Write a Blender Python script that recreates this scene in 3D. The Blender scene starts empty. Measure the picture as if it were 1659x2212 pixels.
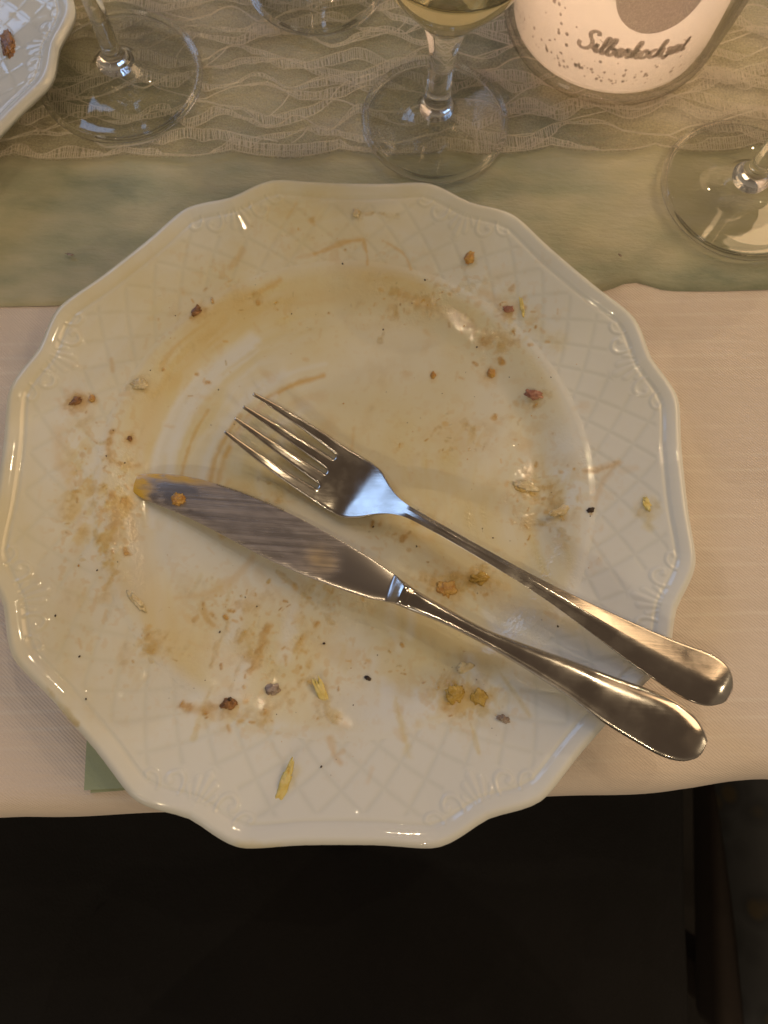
import bpy, bmesh, math, random
import numpy as np
from mathutils import Vector, Matrix

# ------------------------------------------------------------------ camera
scene = bpy.context.scene
COL = scene.collection
R = math.radians
F_PX, PITCH, ROLL = 1600.0, R(15.03), R(5.38)     # focal length in px of a 1659x2212 picture
CAM = np.array([0.0155, -0.0888, 0.300])
_st, _ct, _c, _s = math.sin(PITCH), math.cos(PITCH), math.cos(ROLL), math.sin(ROLL)
_fw = np.array([0, _st, -_ct]); _r0 = np.array([1.0, 0, 0]); _u0 = np.array([0, _ct, _st])
_rt = _c * _r0 + _s * _u0; _up = -_s * _r0 + _c * _u0
cd = bpy.data.cameras.new('camera'); cam = bpy.data.objects.new('camera', cd); COL.objects.link(cam)
cd.sensor_fit = 'VERTICAL'; cd.sensor_height = 36.0; cd.sensor_width = 27.0
cd.lens = 36.0 * F_PX / 2212.0
cd.clip_start = 0.01; cd.clip_end = 100
m = Matrix.Identity(4)
for i in range(3):
    m[i][0] = _rt[i]; m[i][1] = _up[i]; m[i][2] = -_fw[i]; m[i][3] = CAM[i]
cam.matrix_world = m
cd.dof.use_dof = True; cd.dof.focus_distance = 0.287; cd.dof.aperture_fstop = 11.0
scene.camera = cam

def at(x, y, z):
    """world point at height z seen where the 1659x2212 photograph has pixel (x, y)"""
    d = (x - 829.5) / F_PX * _rt - (y - 1106) / F_PX * _up + _fw
    return CAM + d * ((z - CAM[2]) / d[2])

# ------------------------------------------------------------------ light
scene.view_settings.view_transform = 'Standard'
scene.view_settings.look = 'None'
scene.view_settings.exposure = -0.72
w = bpy.data.worlds.new('World'); scene.world = w; w.use_nodes = True
bg = w.node_tree.nodes['Background']
# an indoor room all round: dark brown timber ceiling overhead, paler walls towards the horizon
_n = w.node_tree.nodes; _tc = _n.new('ShaderNodeTexCoord'); _sx = _n.new('ShaderNodeSeparateXYZ'); _rp = _n.new('ShaderNodeValToRGB')
w.node_tree.links.new(_tc.outputs['Generated'], _sx.inputs[0]); w.node_tree.links.new(_sx.outputs['Z'], _rp.inputs[0]); w.node_tree.links.new(_rp.outputs[0], bg.inputs[0])
_rp.color_ramp.elements[0].position = 0.18; _rp.color_ramp.elements[0].color = (0.46, 0.36, 0.25, 1)
_rp.color_ramp.elements[1].position = 0.80; _rp.color_ramp.elements[1].color = (0.215, 0.150, 0.102, 1)
bg.inputs[1].default_value = 0.74

def area(name, loc, target, sx, sy, power, col):
    l = bpy.data.lights.new(name, 'AREA'); l.shape = 'RECTANGLE'; l.size = sx; l.size_y = sy
    l.energy = power; l.color = col
    o = bpy.data.objects.new(name, l); COL.objects.link(o); o.location = loc
    o.rotation_euler = (Vector(target) - Vector(loc)).to_track_quat('-Z', 'Y').to_euler()
    return o
# window far left: two sashes of cool daylight
area('window_light', (-1.95, 1.35, 1.45), (0, 0, 0), 0.60, 1.20, 11.0, (0.36, 0.58, 1.0))
area('window_light', (-1.50, 1.86, 1.45), (0, 0, 0), 0.60, 1.20, 11.0, (0.36, 0.58, 1.0))
# warm lamp shade over the far right of the table
area('lamp_light', (1.30, 0.80, 1.20), (0.05, 0, 0), 0.95, 0.95, 17.0, (1.0, 0.66, 0.36))
# a second, smaller window behind the diner's left shoulder
area('window_light', (-1.30, -1.75, 1.15), (0, 0, 0), 0.45, 0.8, 3.4, (1.0, 0.90, 0.76))
# small bulbs of wall and ceiling lamps round the room
for bx, by, bz, bp in ((-0.25, -1.60, 0.95, 16), (0.30, -1.75, 1.0, 16), (1.45, 1.35, 0.95, 20), (1.05, 1.90, 1.0, 20), (1.75, -0.35, 1.05, 14),
                       (-0.55, -0.42, 1.60, 8), (-0.47, -0.50, 1.62, 7), (0.46, 0.57, 1.60, 9), (0.10, 1.10, 1.55, 11)):
    l = bpy.data.lights.new('bulb_light', 'POINT'); l.energy = bp; l.color = (1.0, 0.78, 0.5)
    l.shadow_soft_size = 0.009
    o = bpy.data.objects.new('bulb_light', l); COL.objects.link(o); o.location = (bx, by, bz)

cy = scene.cycles
cy.max_bounces = 14; cy.transmission_bounces = 14; cy.transparent_max_bounces = 24; cy.glossy_bounces = 6
cy.sample_clamp_indirect = 8.0; cy.blur_glossy = 0.2
cy.use_denoising = True

# ------------------------------------------------------------------ helpers
def link(name, me, mat=None, parent=None):
    o = bpy.data.objects.new(name, me); COL.objects.link(o)
    if mat is not None: me.materials.append(mat)
    if parent is not None: o.parent = parent
    return o

def tag(o, label=None, cat=None, group=None, kind=None):
    for k, v in (('label', label), ('category', cat), ('group', group), ('kind', kind)):
        if v: o[k] = v
    return o

def empty(name, loc=(0, 0, 0)):
    o = bpy.data.objects.new(name, None); COL.objects.link(o); o.location = loc; o.empty_display_size = 0.02
    return o

def np_mesh(name, V, F, smooth=True):
    """V (n,3), F (m,4) or (m,3) int arrays"""
    V = np.asarray(V, np.float32); F = np.asarray(F, np.int32); k = F.shape[1]
    me = bpy.data.meshes.new(name)
    me.vertices.add(len(V)); me.vertices.foreach_set('co', V.ravel())
    me.loops.add(F.size); me.loops.foreach_set('vertex_index', F.ravel())
    me.polygons.add(len(F))
    me.polygons.foreach_set('loop_start', np.arange(0, F.size, k, dtype=np.int32))
    me.polygons.foreach_set('use_smooth', np.full(len(F), smooth))
    me.update(calc_edges=True); me.validate()
    return me

def grid_faces(nu, nv, wrap=False):
    """vertex index = i*nv + j, i<nu rows, j<nv columns; wrap closes the columns"""
    i, j = np.meshgrid(np.arange(nu - 1), np.arange(nv if wrap else nv - 1), indexing='ij')
    j2 = (j + 1) % nv
    return np.stack([i * nv + j, i * nv + j2, (i + 1) * nv + j2, (i + 1) * nv + j], -1).reshape(-1, 4)

def lathe(name, prof, n=96, closed=False):
    prof = np.array(prof, float)
    a = np.linspace(0, 2 * np.pi, n, endpoint=False)
    V = np.stack([prof[:, 0][:, None] * np.cos(a), prof[:, 0][:, None] * np.sin(a),
                  np.repeat(prof[:, 1][:, None], n, 1)], -1).reshape(-1, 3)
    me = np_mesh(name, V, grid_faces(len(prof), n, True))
    bm = bmesh.new(); bm.from_mesh(me)
    bmesh.ops.remove_doubles(bm, verts=bm.verts, dist=1e-6)
    bmesh.ops.recalc_face_normals(bm, faces=bm.faces)
    bm.to_mesh(me); bm.free()
    return me

def spline(pts, n):
    """smooth resampling of a 2-D or 3-D polyline (Catmull-Rom)"""
    P = np.array(pts, float); P = np.vstack([2 * P[0] - P[1], P, 2 * P[-1] - P[-2]])
    out = []
    for t in np.linspace(0, len(pts) - 1 - 1e-9, n):
        k = int(t); f = t - k; a, b, c, d = P[k:k + 4]
        out.append(.5 * ((2 * b) + (c - a) * f + (2 * a - 5 * b + 4 * c - d) * f ** 2 + (3 * b - a - 3 * c + d) * f ** 3))
    return np.array(out)

def vnoise(x, y, seed=0):
    """smooth value noise, vectorised, 0..1"""
    xi = np.floor(x).astype(np.int64); yi = np.floor(y).astype(np.int64)
    fx = x - xi; fy = y - yi; fx = fx * fx * (3 - 2 * fx); fy = fy * fy * (3 - 2 * fy)
    def h(a, b):
        n = (a * 374761393 + b * 668265263 + seed * 974634777) & 0xffffffff
        n = ((n ^ (n >> 13)) * 1274126177) & 0xffffffff
        n = ((n ^ (n >> 16)) * 2246822519) & 0xffffffff
        return ((n ^ (n >> 15)) & 0xffff) / 65535.0
    return (h(xi, yi) * (1 - fx) + h(xi + 1, yi) * fx) * (1 - fy) + (h(xi, yi + 1) * (1 - fx) + h(xi + 1, yi + 1) * fx) * fy

def fbm(x, y, seed=0, oct=4):
    s = 0; a = .5; t = 0
    for k in range(oct):
        s = s + a * vnoise(x * 2 ** k, y * 2 ** k, seed + k * 17); t += a; a *= .5
    return s / t

def sstep(x, a, b):
    t = np.clip((x - a) / (b - a), 0, 1); return t * t * (3 - 2 * t)

# ------------------------------------------------------------------ materials
class Mat:
    def __init__(s, name, **kw):
        s.m = bpy.data.materials.new(name); s.m.use_nodes = True; s.t = s.m.node_tree; s.b = s.t.nodes['Principled BSDF']
        for k, v in kw.items(): s.b.inputs[k.replace('_', ' ')].default_value = v
    def n(s, typ, **kw):
        nd = s.t.nodes.new(typ)
        for k, v in kw.items():
            if k.startswith('i_'): nd.inputs[k[2:].replace('_', ' ')].default_value = v
            else: setattr(nd, k, v)
        return nd
    def l(s, a, b): s.t.links.new(a, b)
    def coord(s, scale=(1, 1, 1), rot=(0, 0, 0)):
        tc = s.n('ShaderNodeTexCoord'); mp = s.n('ShaderNodeMapping')
        mp.inputs['Scale'].default_value = scale; mp.inputs['Rotation'].default_value = rot
        s.l(tc.outputs['Object'], mp.inputs['Vector']); return mp.outputs[0]
    def noise(s, vec, scale, detail=3.0, rough=.55):
        nd = s.n('ShaderNodeTexNoise'); nd.inputs['Scale'].default_value = scale; nd.inputs['Detail'].default_value = detail
        nd.inputs['Roughness'].default_value = rough
        if vec is not None: s.l(vec, nd.inputs['Vector'])
        return nd.outputs['Fac']
    def ramp(s, fac, stops):
        nd = s.n('ShaderNodeValToRGB'); e = nd.color_ramp.elements
        while len(e) < len(stops): e.new(.5)
        for q, (p, c) in zip(e, stops): q.position = p; q.color = c if len(c) == 4 else (*c, 1)
        s.l(fac, nd.inputs[0]); return nd.outputs[0]
    def mix(s, fac, a, b):
        nd = s.n('ShaderNodeMix', data_type='RGBA')
        for i, v in ((0, fac), (6, a), (7, b)):
            if hasattr(v, 'links'): s.l(v, nd.inputs[i])
            else: nd.inputs[i].default_value = v if i == 0 else (*v, 1)
        return nd.outputs[2]
    def math(s, op, a, b=0.0):
        nd = s.n('ShaderNodeMath', operation=op)
        for i, v in ((0, a), (1, b)):
            if hasattr(v, 'links'): s.l(v, nd.inputs[i])
            else: nd.inputs[i].default_value = v
        return nd.outputs[0]
    def bump(s, h, strength, dist=.001, prev=None):
        nd = s.n('ShaderNodeBump'); nd.inputs['Distance'].default_value = dist
        if hasattr(strength, 'links'): s.l(strength, nd.inputs['Strength'])
        else: nd.inputs['Strength'].default_value = strength
        s.l(h, nd.inputs['Height'])
        if prev is not None: s.l(prev, nd.inputs['Normal'])
        return nd.outputs[0]
    def set(s, **kw):
        for k, v in kw.items(): s.l(v, s.b.inputs[k.replace('_', ' ')])

# ---- fabrics
M = Mat('white_cloth', Roughness=.85, Sheen_Weight=.25)
TROT = R(7.5)
v = M.coord((1, 1, 1), (0, 0, -TROT))
w1 = M.n('ShaderNodeTexWave', wave_type='BANDS', bands_direction='Y'); w1.inputs['Scale'].default_value = 46; w1.inputs['Distortion'].default_value = .8; w1.inputs['Detail'].default_value = 2
w1.inputs['Detail Scale'].default_value = .7
M.l(v, w1.inputs[0])
lines = M.ramp(w1.outputs['Fac'], [(0, (0, 0, 0)), (.80, (0, 0, 0)), (.97, (1, 1, 1))])
patch = M.noise(M.coord((.5, 3, 1), (0, 0, -TROT)), 22, 3)
lines2 = M.math('MULTIPLY', lines, M.ramp(patch, [(.42, (.1, .1, .1)), (.58, (1, 1, 1))]))
base = M.mix(M.noise(v, 30, 4), (.71, .61, .525), (.78, .68, .595))
M.set(Base_Color=M.mix(M.math('MULTIPLY', lines2, .38), base, (.84, .77, .68)))
w2 = M.n('ShaderNodeTexWave', wave_type='BANDS', bands_direction='DIAGONAL'); w2.inputs['Scale'].default_value = 420; w2.inputs['Distortion'].default_value = 1.5
M.l(v, w2.inputs[0])
b1 = M.bump(w2.outputs['Fac'], .25, .0006)
b2 = M.bump(M.noise(M.coord((1, 5, 1), (0, 0, -TROT)), 60, 4), .25, .002, b1)
M.set(Normal=b2); CLOTH = M.m

M = Mat('olive_runner', Roughness=.95, Sheen_Weight=.3)
v = M.coord((1, 1, 1), (0, 0, -TROT)); vs = M.coord((.35, 1, 1), (0, 0, -TROT))
big = M.noise(vs, 16, 4, .6); fine = M.noise(vs, 130, 4, .7)
c1 = M.ramp(big, [(.34, (.23, .27, .19)), (.45, (.38, .385, .26)), (.54, (.51, .48, .32)), (.66, (.60, .57, .47))])
c2 = M.mix(M.ramp(fine, [(.35, (0, 0, 0)), (.7, (.35, .35, .35))]), c1, (.58, .54, .41))
M.set(Base_Color=c2, Normal=M.bump(M.noise(vs, 420, 4, .7), .5, .0012, M.bump(big, .4, .004)))
RUNNER = M.m

M = Mat('lace_thread', Base_Color=(.80, .72, .60, 1), Roughness=.8, Sheen_Weight=.2)
tr = M.n('ShaderNodeBsdfTransparent'); mx = M.n('ShaderNodeMixShader', i_Fac=.74)
M.l(tr.outputs[0], mx.inputs[1]); M.l(M.b.outputs[0], mx.inputs[2])
M.l(mx.outputs[0], M.t.nodes['Material Output'].inputs[0]); LACE = M.m
M = Mat('lace_tulle', Base_Color=(.56, .47, .36, 1), Roughness=.9)
vt = M.coord((1, 1, 1), (0, 0, -TROT + .3)); vn = M.noise(vt, 900, 2)
tr = M.n('ShaderNodeBsdfTransparent'); mx = M.n('ShaderNodeMixShader')
M.l(M.math('MULTIPLY', M.ramp(vn, [(.4, (.1, .1, .1)), (.62, (1, 1, 1))]), .36), mx.inputs[0])
M.l(tr.outputs[0], mx.inputs[1]); M.l(M.b.outputs[0], mx.inputs[2])
M.l(mx.outputs[0], M.t.nodes['Material Output'].inputs[0]); TULLE = M.m

M = Mat('green_paper', Roughness=.85)
v = M.coord(); M.set(Base_Color=M.mix(M.noise(v, 60, 4), (.36, .42, .27), (.43, .48, .33)), Normal=M.bump(M.noise(v, 900, 3), .3, .0006))
PAPER = M.m

M = Mat('black_cloth', Roughness=.95, Specular_IOR_Level=.25)
v = M.coord(); M.set(Base_Color=M.mix(M.noise(v, 14, 3), (.0065, .0062, .0066), (.011, .0105, .0115)), Normal=M.bump(M.noise(v, 700, 3), .4, .001, M.bump(M.noise(v, 18, 3), .5, .01)))
BLACK = M.m

M = Mat('dark_floor', Roughness=.85)
v = M.coord((1, 9, 1), (0, 0, .9)); M.set(Base_Color=M.mix(M.noise(v, 5, 5), (.006, .004, .003), (.013, .009, .006)))
FLOOR = M.m
M = Mat('dark_wood', Roughness=.85)
v = M.coord((1, 12, 12)); M.set(Base_Color=M.mix(M.noise(v, 9, 4), (.012, .007, .005), (.024, .014, .009)))
WOOD = M.m
M = Mat('brocade', Roughness=.7)
vo = M.n('ShaderNodeTexVoronoi'); vo.inputs['Scale'].default_value = 38; M.l(M.coord(), vo.inputs['Vector'])
M.set(Base_Color=M.ramp(vo.outputs['Distance'], [(.18, (.05, .036, .018)), (.34, (.022, .023, .025)), (.6, (.038, .039, .042))]))
BROCADE = M.m

# ---- porcelain
def porcelain(name, dirty):
    M = Mat(name, Roughness=.04, IOR=1.5)
    M.b.inputs['Coat Weight'].default_value = .0; M.b.inputs['Coat Roughness'].default_value = .04
    v = M.coord()
    base = M.mix(M.noise(v, 25, 2), (.73, .745, .72), (.755, .77, .745))
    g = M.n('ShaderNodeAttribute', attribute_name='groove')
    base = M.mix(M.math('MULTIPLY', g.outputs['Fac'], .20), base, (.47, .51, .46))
    if not dirty:
        M.set(Base_Color=base); return M.m
    a = M.n('ShaderNodeAttribute', attribute_name='stain')
    sp = M.n('ShaderNodeSeparateColor'); M.l(a.outputs['Color'], sp.inputs[0])
    oil, sauce, wet = sp.outputs
    c = M.mix(M.math('MULTIPLY', oil, .74), base, (.67, .565, .25))
    c = M.mix(M.math('MULTIPLY', sauce, .85), c, (.60, .355, .06))
    nf = M.noise(v, 800, 2, .5); ng = M.noise(v, 260, 3)
    amt = M.math('MINIMUM', M.math('ADD', M.math('MULTIPLY', wet, .9), M.math('MULTIPLY', sauce, .25)), 1.0)
    b = M.bump(ng, M.math('MULTIPLY', amt, .8), .0007)
    b = M.bump(nf, M.math('MULTIPLY', amt, .8), .00022, b)
    M.set(Base_Color=c, Normal=b)
    M.l(M.math('MAXIMUM', M.math('SUBTRACT', M.math('ADD', M.math('MULTIPLY', oil, .05), .04), M.math('MULTIPLY', wet, .06)), .015), M.b.inputs['Roughness'])
    return M.m
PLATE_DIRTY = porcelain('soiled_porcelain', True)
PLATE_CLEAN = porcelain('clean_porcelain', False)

M = Mat('sauce', Roughness=.16, IOR=1.45)
M.b.inputs['Coat Weight'].default_value = .6; M.b.inputs['Coat Roughness'].default_value = .05
v = M.coord(); a = M.n('ShaderNodeAttribute', attribute_name='tone'); sp = M.n('ShaderNodeSeparateColor'); M.l(a.outputs['Color'], sp.inputs[0])
c = M.mix(sp.outputs[0], (.74, .50, .10), (.60, .31, .045))
c = M.mix(M.ramp(M.noise(v, 420, 4), [(.4, (0, 0, 0)), (.7, (.6, .6, .6))]), c, (.72, .54, .22))
M.set(Base_Color=c, Normal=M.bump(M.noise(v, 700, 4), .7, .0008, M.bump(M.noise(v, 230, 3), .6, .0015)))
tr = M.n('ShaderNodeBsdfTransparent'); mx = M.n('ShaderNodeMixShader'); M.l(sp.outputs[1], mx.inputs[0])
M.l(tr.outputs[0], mx.inputs[1]); M.l(M.b.outputs[0], mx.inputs[2]); M.l(mx.outputs[0], M.t.nodes['Material Output'].inputs[0])
SAUCE = M.m

def food(name, c1, c2, rough=.3, sss=0.0):
    M = Mat(name, Roughness=rough)
    if sss: M.b.inputs['Subsurface Weight'].default_value = sss; M.b.inputs['Subsurface Radius'].default_value = (.003, .002, .001); M.b.inputs['Subsurface Scale'].default_value = .5
    v = M.coord(); M.set(Base_Color=M.mix(M.ramp(M.noise(v, 330, 4), [(.38, (0, 0, 0)), (.62, (1, 1, 1))]), c1, c2), Normal=M.bump(M.noise(v, 900, 3), .6, .0006))
    return M.m
FOOD = {
    'meat': food('meat_scrap', (.30, .12, .08), (.48, .26, .18), .2),
    'brown': food('brown_crumb', (.16, .07, .025), (.40, .20, .07), .35),
    'dark': food('charred_crumb', (.02, .012, .008), (.08, .04, .02), .5),
    'cheese': food('yellow_cheese', (.70, .55, .16), (.78, .66, .28), .25, .3),
    'cream': food('cream_crumb', (.60, .48, .26), (.74, .64, .42), .3, .2),
    'orange': food('orange_crumb', (.45, .22, .05), (.62, .38, .10), .3),
    'grey': food('grey_meat', (.22, .16, .12), (.44, .36, .30), .15),
    'ochre': food('ochre_lump', (.42, .27, .05), (.58, .40, .10), .22),
    'herb': food('herb_flake', (.04, .045, .02), (.09, .09, .04), .5),
}

M = Mat('grease', Base_Color=(.60, .48, .22, 1), Roughness=.05, IOR=1.5, Alpha=.8); M.b.inputs['Coat Weight'].default_value = 1; GREASE = M.m
# ---- steel
def steel(name, rough, col=(.58, .54, .49), scratch=.06):
    M = Mat(name, Metallic=1.0, Roughness=rough)
    v = M.coord((1, 1, 1)); n1 = M.noise(v, 60, 4)
    M.set(Base_Color=M.mix(n1, tuple(c * .88 for c in col), col))
    M.l(M.math('ADD', M.math('ADD', M.math('MULTIPLY', M.noise(v, 240, 4), .10), M.math('MULTIPLY', M.ramp(M.noise(v, 55, 4), [(.45, (0, 0, 0)), (.6, (1, 1, 1))]), .09)), rough - .07), M.b.inputs['Roughness'])
    vs = M.coord((14, 500, 60), (0, 0, .42)); M.set(Normal=M.bump(M.noise(vs, 1.0, 3), scratch, .0004))
    return M.m
STEEL = steel('polished_steel', .15)
STEEL_FORK = steel('worn_fork_steel', .17, (.58, .54, .49), .08)
M = Mat('greasy_blade', Metallic=1.0, Roughness=.24, Base_Color=(.50, .46, .43, 1))
a = M.n('ShaderNodeAttribute', attribute_name='grease'); sp = M.n('ShaderNodeSeparateColor'); M.l(a.outputs['Color'], sp.inputs[0])
v = M.coord()
vs = M.coord((16, 620, 16), (0, 0, .30)); st = M.noise(vs, 1.0, 4, .65)
stm = M.ramp(st, [(.40, (0, 0, 0)), (.60, (1, 1, 1))])
amt = M.math('MULTIPLY', sp.outputs[0], M.math('ADD', M.math('MULTIPLY', stm, .65), .25))
gr = M.n('ShaderNodeBsdfPrincipled'); gr.inputs['Roughness'].default_value = .25
gc = M.mix(sp.outputs[1], (.36, .325, .315), (.60, .39, .06))
M.l(gc, gr.inputs['Base Color'])
nb = M.bump(M.noise(M.coord((60, 300, 60), (0, 0, .30)), 1.0, 3), M.math('MULTIPLY', sp.outputs[0], .30), .0007, M.bump(st, M.math('MULTIPLY', sp.outputs[0], .35), .0004))
M.l(nb, gr.inputs['Normal']); M.l(nb, M.b.inputs['Normal'])
mx = M.n('ShaderNodeMixShader'); M.l(M.math('MINIMUM', M.math('ADD', amt, M.math('MULTIPLY', sp.outputs[1], .85)), 1.0), mx.inputs[0]); M.l(M.b.outputs[0], mx.inputs[1]); M.l(gr.outputs[0], mx.inputs[2])
M.l(mx.outputs[0], M.t.nodes['Material Output'].inputs[0]); BLADE = M.m

# ---- glass, wine, wax
M = Mat('clear_glass', Roughness=0.0, IOR=1.46, Base_Color=(.985, .99, .985, 1)); M.b.inputs['Transmission Weight'].default_value = 1.0
v = M.coord(); M.set(Normal=M.bump(M.noise(v, 70, 2), .05, .002)); GLASS = M.m
tr = M.n('ShaderNodeBsdfTransparent'); mx = M.n('ShaderNodeMixShader', i_Fac=.96)
M.l(tr.outputs[0], mx.inputs[1]); M.l(M.b.outputs[0], mx.inputs[2]); M.l(mx.outputs[0], M.t.nodes['Material Output'].inputs[0])
M = Mat('thin_glass', Roughness=.02)
lw = M.n('ShaderNodeLayerWeight', i_Blend=.5); tr = M.n('ShaderNodeBsdfTransparent')
M.l(M.ramp(lw.outputs['Facing'], [(.35, (.965, .972, .962)), (.70, (.86, .86, .83)), (1.0, (.34, .33, .31))]), tr.inputs[0])
gl = M.n('ShaderNodeBsdfGlossy', i_Roughness=.02); mx = M.n('ShaderNodeMixShader')
v = M.coord(); nb = M.bump(M.noise(v, 60, 2), .05, .002); M.l(nb, gl.inputs['Normal']); M.l(nb, lw.inputs['Normal'])
refl = M.math('ADD', M.math('MULTIPLY', M.math('POWER', lw.outputs['Facing'], 4.0), .8), .075)
M.l(refl, mx.inputs[0]); M.l(tr.outputs[0], mx.inputs[1]); M.l(gl.outputs[0], mx.inputs[2]); M.l(mx.outputs[0], M.t.nodes['Material Output'].inputs[0]); THIN = M.m
M = Mat('white_wine', Roughness=0.0, IOR=1.34, Base_Color=(.93, .82, .46, 1)); M.b.inputs['Transmission Weight'].default_value = 1.0; WINE = M.m
M = Mat('milky_white', Roughness=.5)
v = M.coord(); c = M.mix(M.noise(v, 30, 3), (.84, .80, .74), (.88, .85, .80)); M.set(Base_Color=c)
tl = M.n('ShaderNodeBsdfTranslucent'); M.l(c, tl.inputs[0]); mx = M.n('ShaderNodeMixShader', i_Fac=.35)
M.l(M.b.outputs[0], mx.inputs[1]); M.l(tl.outputs[0], mx.inputs[2]); M.l(mx.outputs[0], M.t.nodes['Material Output'].inputs[0]); WAX = M.m
M = Mat('candle_flame'); M.b.inputs['Emission Color'].default_value = (1, .6, .2, 1); M.b.inputs['Emission Strength'].default_value = 8; FLAME = M.m
M = Mat('silver_glitter_print', Roughness=.4)
v = M.coord(); M.set(Base_Color=M.ramp(M.noise(v, 1300, 3), [(.35, (.42, .385, .37)), (.55, (.58, .535, .51)), (.72, (.80, .76, .72))]))
tl = M.n('ShaderNodeBsdfTranslucent'); tl.inputs[0].default_value = (.62, .55, .50, 1); mx = M.n('ShaderNodeMixShader', i_Fac=.5)
M.l(M.b.outputs[0], mx.inputs[1]); M.l(tl.outputs[0], mx.inputs[2]); M.l(mx.outputs[0], M.t.nodes['Material Output'].inputs[0]); PRINT = M.m

# ------------------------------------------------------------------ setting: cloth, runner, lace, floor
TX = np.array([math.cos(TROT), math.sin(TROT)]); TY = np.array([-TX[1], TX[0]])
def tw(a, b):                                     # table axes (along the edge, away from it) -> world
    p = np.array([0.026, -0.123]) + a * TX + b * TY
    return p[0], p[1]
def to_table(x, y):
    d = np.array([x - .026, y + .123]); return d @ TX, d @ TY

# tablecloth: flat top, rounded edge, hanging skirt
na = 300
A = np.linspace(-.75, .75, na)
prof = [(.95, 0), (.6, 0), (.4, 0)] + [(b, 0) for b in np.linspace(.32, .012, 60)]
prof += [(.012 * math.cos(t) - .012 + .012 * 1.0 - .0, .012 * math.sin(t) - .012) for t in np.linspace(math.pi / 2, math.pi, 9)[1:]]
prof = prof[:63] + [(.012 - .012 * math.sin(t), -.012 + .012 * math.cos(t)) for t in np.linspace(0, math.pi / 2, 9)[1:]]
prof += [(.003 * k, -.012 - .02 * k) for k in range(1, 12)]
V = []
for b, z in prof:
    aa = A
    wob = .0009 * np.sin(aa * 47 + 1) + .0006 * np.sin(aa * 83 + 2.1) + .0020 * (fbm(aa * 18, aa * 0 + 3.3, 5) - .5)
    k = sstep(np.full(na, b), .05, 0.0)
    zz = z + .0010 * (fbm(aa * 22, np.full(na, b * 60), 9) - .5) * (1 - k * .5)
    zz += -.0008 * np.exp(-((b - .024 - .004 * np.sin(aa * 9)) / .0016) ** 2)          # ironed crease near the edge
    fold = 0.010 * (1 + np.sin(aa * 38 + np.sin(aa * 11))) * min(1, max(0, -z - .012) / .15)
    bb = b + wob * k * 1.2 + fold
    V.append(np.stack([.026 + aa * TX[0] + bb * TY[0], -.123 + aa * TX[1] + bb * TY[1], zz], -1))
me = np_mesh('tablecloth', np.array(V).reshape(-1, 3), grid_faces(len(prof), na)[:, ::-1])
tag(link('tablecloth', me, CLOTH), 'off white tablecloth with fine woven stripes hanging over the table edge', 'tablecloth')

# table top under the cloth, legs out of sight
bm = bmesh.new(); bmesh.ops.create_cube(bm, size=1)
for vv in bm.verts: vv.co = Vector((vv.co.x * 1.46, .48 + vv.co.y * .92, -.017 + vv.co.z * .028))
me = bpy.data.meshes.new('table_top'); bm.to_mesh(me); bm.free()
for v_ in me.vertices:
    x, y = tw(v_.co.x, v_.co.y); v_.co.x, v_.co.y = x, y

# runner: thin sheet with a soft wavy front edge
ra, rb = to_table(*at(830, 636, .001)[:2])
na = 260; A = np.linspace(-.72, .72, na); B = np.concatenate([[-.0016, -.0008], np.linspace(0, .13, 40), np.linspace(.15, .34, 12)])
V = []
bump_a = to_table(*at(1368, 612, .001)[:2])[0]
for b in B:
    edge = .0012 * (fbm(A * 24, A * 0 + 1.7, 21) - .5) + .0052 * np.exp(-((A - bump_a) / .0105) ** 2) * sstep(np.full(na, b), .03, 0)
    z = .0019 + .0008 * (fbm(A * 30, np.full(na, b * 60), 4) - .5)
    if b < 0: z = np.full(na, .0004 if b < -.001 else .0012)
    bb = rb + b + edge
    V.append(np.stack([.026 + A * TX[0] + bb * TY[0], -.123 + A * TX[1] + bb * TY[1], z], -1))
me = np_mesh('table_runner', np.array(V).reshape(-1, 3), grid_faces(len(B), na))
tag(link('table_runner', me, RUNNER), 'mottled olive green felt runner lying across the tablecloth', 'table runner')

# lace band: tulle sheet plus threads
la, lb = to_table(*at(600, 334, .002)[:2])
rng = np.random.default_rng(7)
def lace_edge(a): return .0035 * np.abs(np.sin(a * 62 + .6)) ** .7 + .003 * (fbm(a * 30, a * 0, 31) - .5)
NA, NB = 260, 26
A = np.linspace(-.55, .55, NA); V = []
for t in np.linspace(0, 1, NB):
    b = lb + lace_edge(A) * (1 - t) * -1 + t * .20
    V.append(np.stack([.026 + A * TX[0] + b * TY[0], -.123 + A * TX[1] + b * TY[1], .0031 + .0007 * fbm(A * 40, np.full(NA, b.mean() * 90), 8)], -1))
tul = np_mesh('tulle', np.array(V).reshape(-1, 3), grid_faces(NB, NA))
LV, LF = [], []
def thread(a, b, wdt, lift=.0):
    """a ribbon thread along table coordinates a[], b[]"""
    n = len(a); d = np.stack([np.gradient(a), np.gradient(b)], -1); d /= np.linalg.norm(d, axis=1)[:, None] + 1e-12
    nx, ny = -d[:, 1], d[:, 0]; base = sum(len(q) for q in LV)
    z = .0042 + lift + .0006 * fbm(a * 60, b * 60, 3)
    P = []
    for sgn, dz in ((-1, 0), (0, .00025), (1, 0)):
        aa = a + sgn * nx * wdt / 2; bb = b + sgn * ny * wdt / 2
        P.append(np.stack([.026 + aa * TX[0] + bb * TY[0], -.123 + aa * TX[1] + bb * TY[1], z + dz], -1))
    P = np.stack(P, 1).reshape(-1, 3); LV.append(P); LF.append(grid_faces(n, 3) + base)
rows = 27; sp_ = .0078
A = np.linspace(-.30, .30, 900)
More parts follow.
